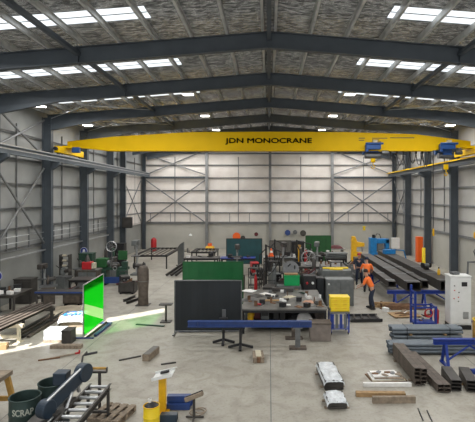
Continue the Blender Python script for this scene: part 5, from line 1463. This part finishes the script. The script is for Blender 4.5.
# yellow pedestal with white tray
x,y=at(161.5,414)
t = thing('yellow_pedestal','yellow square post with a tilted white tray on top in the foreground','pedestal',(x,y+0.1,0))
MB().rhs((0,0,0.02),(0,0,0.80),0.15,0.15).build('post','machine_yellow',t,bevel=0.005)
MB().box((0,0,0.015),(0.3,0.3,0.03)).build('base_plate','machine_yellow',t)
MB().box((0.02,0,0.83),(0.46,0.36,0.03),ry=-0.22).build('tray','white_paint',t,bevel=0.01)
MB().box((0.02,-0.19,0.86),(0.46,0.02,0.07),ry=-0.22).build('tray_lip','white_paint',t)
MB().box((0.02,0.19,0.86),(0.46,0.02,0.07),ry=-0.22).build('tray_lip','white_paint',t)
t = thing('control_handset','dark handset lying in the white tray on the yellow post','handset',(x+0.05,y+0.12,0.885))
MB().box((0,0,0.02),(0.2,0.09,0.05),ry=-0.22).build('case','black',t,bevel=0.01); MB().path([(0.1,0,0.04),(0.2,0.03,0.1),(0.27,0.02,0.12)],0.01).build('cord','white_paint',t)
# yellow drum
x=(151.5-269)/46.5; y=450/46.5
yd=thing('yellow_drum','small yellow drum with dark rubbish in it beside the yellow post','drum',(x,y,0))
MB().lathe([(0.17,0),(0.17,0.18),(0.18,0.2),(0.17,0.22),(0.17,0.42),(0.16,0.42),(0.16,0.05)],n=28).build('shell','bright_yellow',yd,smooth=True)
MB().torus((0,0,0.42),0.168,0.012).build('rim','machine_yellow',yd,smooth=True)
solo('bin_rubbish', MB().lathe([(0.155,0),(0.15,0.36),(0.09,0.41),(0.01,0.44)]),'black','black rubbish heaped in the small yellow drum','rubbish',(x,y,0.055))
solo('white_cup', MB().lathe([(0.03,0),(0.04,0.08),(0.036,0.08),(0.028,0.01)]),'paper','white cup thrown on the rubbish in the yellow drum','cup',(x-0.03,y-0.02,0.49))
# blue box sections
x,y=at(177,412)
src=None
for k,(dx,dy,z) in enumerate(((0,0,0.07),(0.02,0.22,0.07),(0.0,0.1,0.215))):
    a=(x+dx,y+0.15+dy,z)
    lab=['front lower','rear lower','upper'][k]+' of three short blue box sections beside the yellow post'
    if src is None: src=solo('blue_section',MB().rhs((-0.27,0,0),(0.27,0,0),0.14,0.13,0.012),'beam_blue',lab,'steel section',a,0.0)
    else: clone(src,None,a,None,lab)
x,y=at(169,421)
solo('blue_section',MB().rhs((-0.18,0,0),(0.18,0,0),0.16,0.16,0.012),'saw_blue','dark blue box section at the bottom edge right of the yellow drum','steel section',(x,y,0.085),0.0)
# angled stand at 185-203
x=(194-269)/45.5; y=450/45.5
t = thing('angled_stand','small stand with a tilted timber head right of the blue sections','stand',(x,y,0))
MB().tube((0,0,0.03),(0,0,0.48),0.03).build('post','mill_steel',t)
MB().box((0,0,0.52),(0.42,0.12,0.09),ry=-0.38).build('head','old_wood',t,bevel=0.01)
MB().box((0,0,0.57),(0.4,0.02,0.03),ry=-0.38).build('head_trim','black',t)
for a in (0.5,2.6,4.71): MB().bar((0,0,0.06),(0.22*math.cos(a),0.22*math.sin(a),0.02),0.04,0.03).build('foot','mill_steel',t)
x,y=at(193,419)
t = thing('cable_coil','thin brown cable coil on the floor behind the tilted timber stand','cable',(x+0.05,y+0.25,0.03))
MB().torus((0,0,0),0.16,0.014).build('loop','old_wood',t); MB().torus((0.07,0.03,0.028),0.13,0.014).build('loop','old_wood',t)

# ================================================================ PEOPLE
def skin_mesh(name, pts, edges, m, parent=None, sub=2, root=0):
    me = bpy.data.meshes.new(name); me.from_pydata([p[0] for p in pts], edges, [])
    o = bpy.data.objects.new(name, me); COL.objects.link(o)
    o.modifiers.new('skin','SKIN')
    if not me.skin_vertices:
        raise RuntimeError('no skin layer')
    for i,p in enumerate(pts):
        r = p[1]; r = (r,r) if not isinstance(r,tuple) else r
        me.skin_vertices[0].data[i].radius = r
        me.skin_vertices[0].data[i].use_root = (i==root)
    s = o.modifiers.new('sub','SUBSURF'); s.levels = sub; s.render_levels = sub
    me.materials.append(M(m)); o.modifiers['skin'].use_smooth_shade = True
    if parent: o.parent = parent
    return o
def person(label, loc, rz, lean, turn, arms, shirt, helmet, group=None, crouch=0.0):
    """lean = forward displacement of the neck; arms = wrist targets (L, R)"""
    t = thing('person', label, 'person', loc, rz)
    hipz = 0.94-crouch
    nb = Vector((turn*0.05, lean*0.95, hipz+0.53-0.45*lean*lean))        # neck base
    up = (nb-Vector((0,0,hipz))).normalized()
    pel = Vector((0,-0.02-lean*0.15,hipz)); che = pel.lerp(nb,0.6)+Vector((0,0.01,0.0))
    hd = nb+Vector((0,0.04,0.10)); ht = nb+Vector((0,0.07,0.22))
    pts=[(pel,(0.15,0.11)),(pel.lerp(che,0.5),(0.135,0.1)),(che,(0.16,0.11)),(nb,0.06),(hd,(0.072,0.085)),(ht,(0.075,0.09))]
    E=[(0,1),(1,2),(2,3),(3,4),(4,5)]
    pts.append((hd+Vector((0,0.11,0.015)),0.012)); E.append((4,6))          # nose
    shirtp=[(pel+Vector((0,0,0.02)),(0.172,0.13)),(pel.lerp(che,0.5),(0.16,0.125)),(che,(0.185,0.135)),(nb-up*0.02,0.075)]; shE=[(0,1),(1,2),(2,3)]
    for s in (-1,1):
        sh = nb+Vector((s*0.19,0,-0.07)); w = Vector(arms[0 if s<0 else 1])
        mid=(sh+w)/2; el = mid+Vector((s*0.07,-0.06,-0.09))
        k=len(pts)
        pts += [(sh,0.058),(el,0.042),(w,0.027)]; E += [(2,k),(k,k+1),(k+1,k+2)]
        fd=(w-el).normalized(); palm=w+fd*0.07
        pts.append((palm,(0.038,0.02))); E.append((k+2,k+3))
        lat=fd.cross(Vector((0,0,1))); lat=lat.normalized() if lat.length>0.1 else Vector((1,0,0))
        for f,(o_,L) in enumerate(((-0.028,0.07),(-0.010,0.082),(0.010,0.076),(0.028,0.06))):
            b=len(pts); base=palm+lat*o_+fd*0.02
            pts += [(base,0.010),(base+fd*L*0.5-Vector((0,0,0.008)),0.009),(base+fd*L*0.85-Vector((0,0,0.03)),0.008)]
            E += [(k+3,b),(b,b+1),(b+1,b+2)]
        b=len(pts); pts += [(w+fd*0.03-lat*s*0.035,0.011),(w+fd*0.07-lat*s*0.055,0.009)]; E += [(k+2,b),(b,b+1)]
        q=len(shirtp); el2=sh.lerp(el,0.95); shirtp += [(sh,0.078),(sh.lerp(el2,0.5),0.068),(el2,0.06)]; shE += [(2,q),(q,q+1),(q+1,q+2)]
    legp=[(pel+Vector((0,0,0.06)),(0.165,0.125)),(pel+Vector((0,0,-0.05)),(0.155,0.125))]; lE=[(0,1)]
    for s in (-1,1):
        hip=pel+Vector((s*0.09,0,-0.06)); ank=Vector((s*0.14,-0.03+0.10*s,0.09)); kn=(hip+ank)/2+Vector((s*0.01,0.05+crouch*0.8,0.03))
        k=len(pts); pts += [(hip,0.085),(kn,0.058),(ank,0.038),(ank+Vector((0,0.14,-0.055)),(0.04,0.025))]; E += [(0,k),(k,k+1),(k+1,k+2),(k+2,k+3)]
        q=len(legp); legp += [(hip,0.105),(kn,0.082),(ank+Vector((0,0,0.03)),0.07)]; lE += [(1,q),(q,q+1),(q+1,q+2)]
        MB().ball((ank.x,ank.y+0.06,0.055),0.1,(0.5,1.5,0.55)).tube((ank.x,ank.y,0.05),(ank.x,ank.y,0.17),0.055).build('boot','rubber',t,smooth=True)
    skin_mesh('body',pts,E,'skin',t,1)
    skin_mesh('shirt',shirtp,shE,shirt,t,2)
    skin_mesh('trousers',legp,lE,'navy_cloth',t,2)
    for s in (-1,1): MB().ball((hd.x+s*0.03,hd.y+0.082,hd.z+0.045),0.011).build('eye','black',t)
    for s in (-1,1): MB().ball((hd.x+s*0.078,hd.y+0.0,hd.z+0.03),0.028,(0.4,0.7,1.1)).build('ear','skin',t)
    hb=MB()
    c=ht+Vector((0,-0.02,-0.0))
    hb.lathe([(0.107,-0.03),(0.108,0.02),(0.09,0.07),(0.05,0.1),(0.002,0.11)],tuple(c),20)
    hb.build('hair' if helmet=='hair' else 'helmet', helmet, t, smooth=True)
    if helmet!='hair': MB().box((c.x,c.y+0.11,c.z-0.02),(0.15,0.1,0.012)).build('helmet_peak',helmet,t)
    # reflective tape round the chest
    return t
x,y=at(371.5,309)
person('worker in orange shirt and navy trousers bending at the near end of the beams',(x,y,0),1.15,0.22,0,[(-0.2,0.5,0.95),(0.12,0.52,1.0)],'hi_vis','hair',crouch=0.03)
x,y=(101/19.0,23.6)
person('worker seen from behind in orange shirt between the long beams',(5.08,23.3,0),-0.1,0.10,0,[(-0.3,0.35,1.0),(0.3,0.35,1.0)],'hi_vis','navy_cloth')
person('worker in dark clothes with a red helmet, farthest of the three',(5.05,25.2,0),2.9,0.05,0,[(-0.25,0.3,1.05),(0.25,0.3,1.0)],'navy_cloth','red')
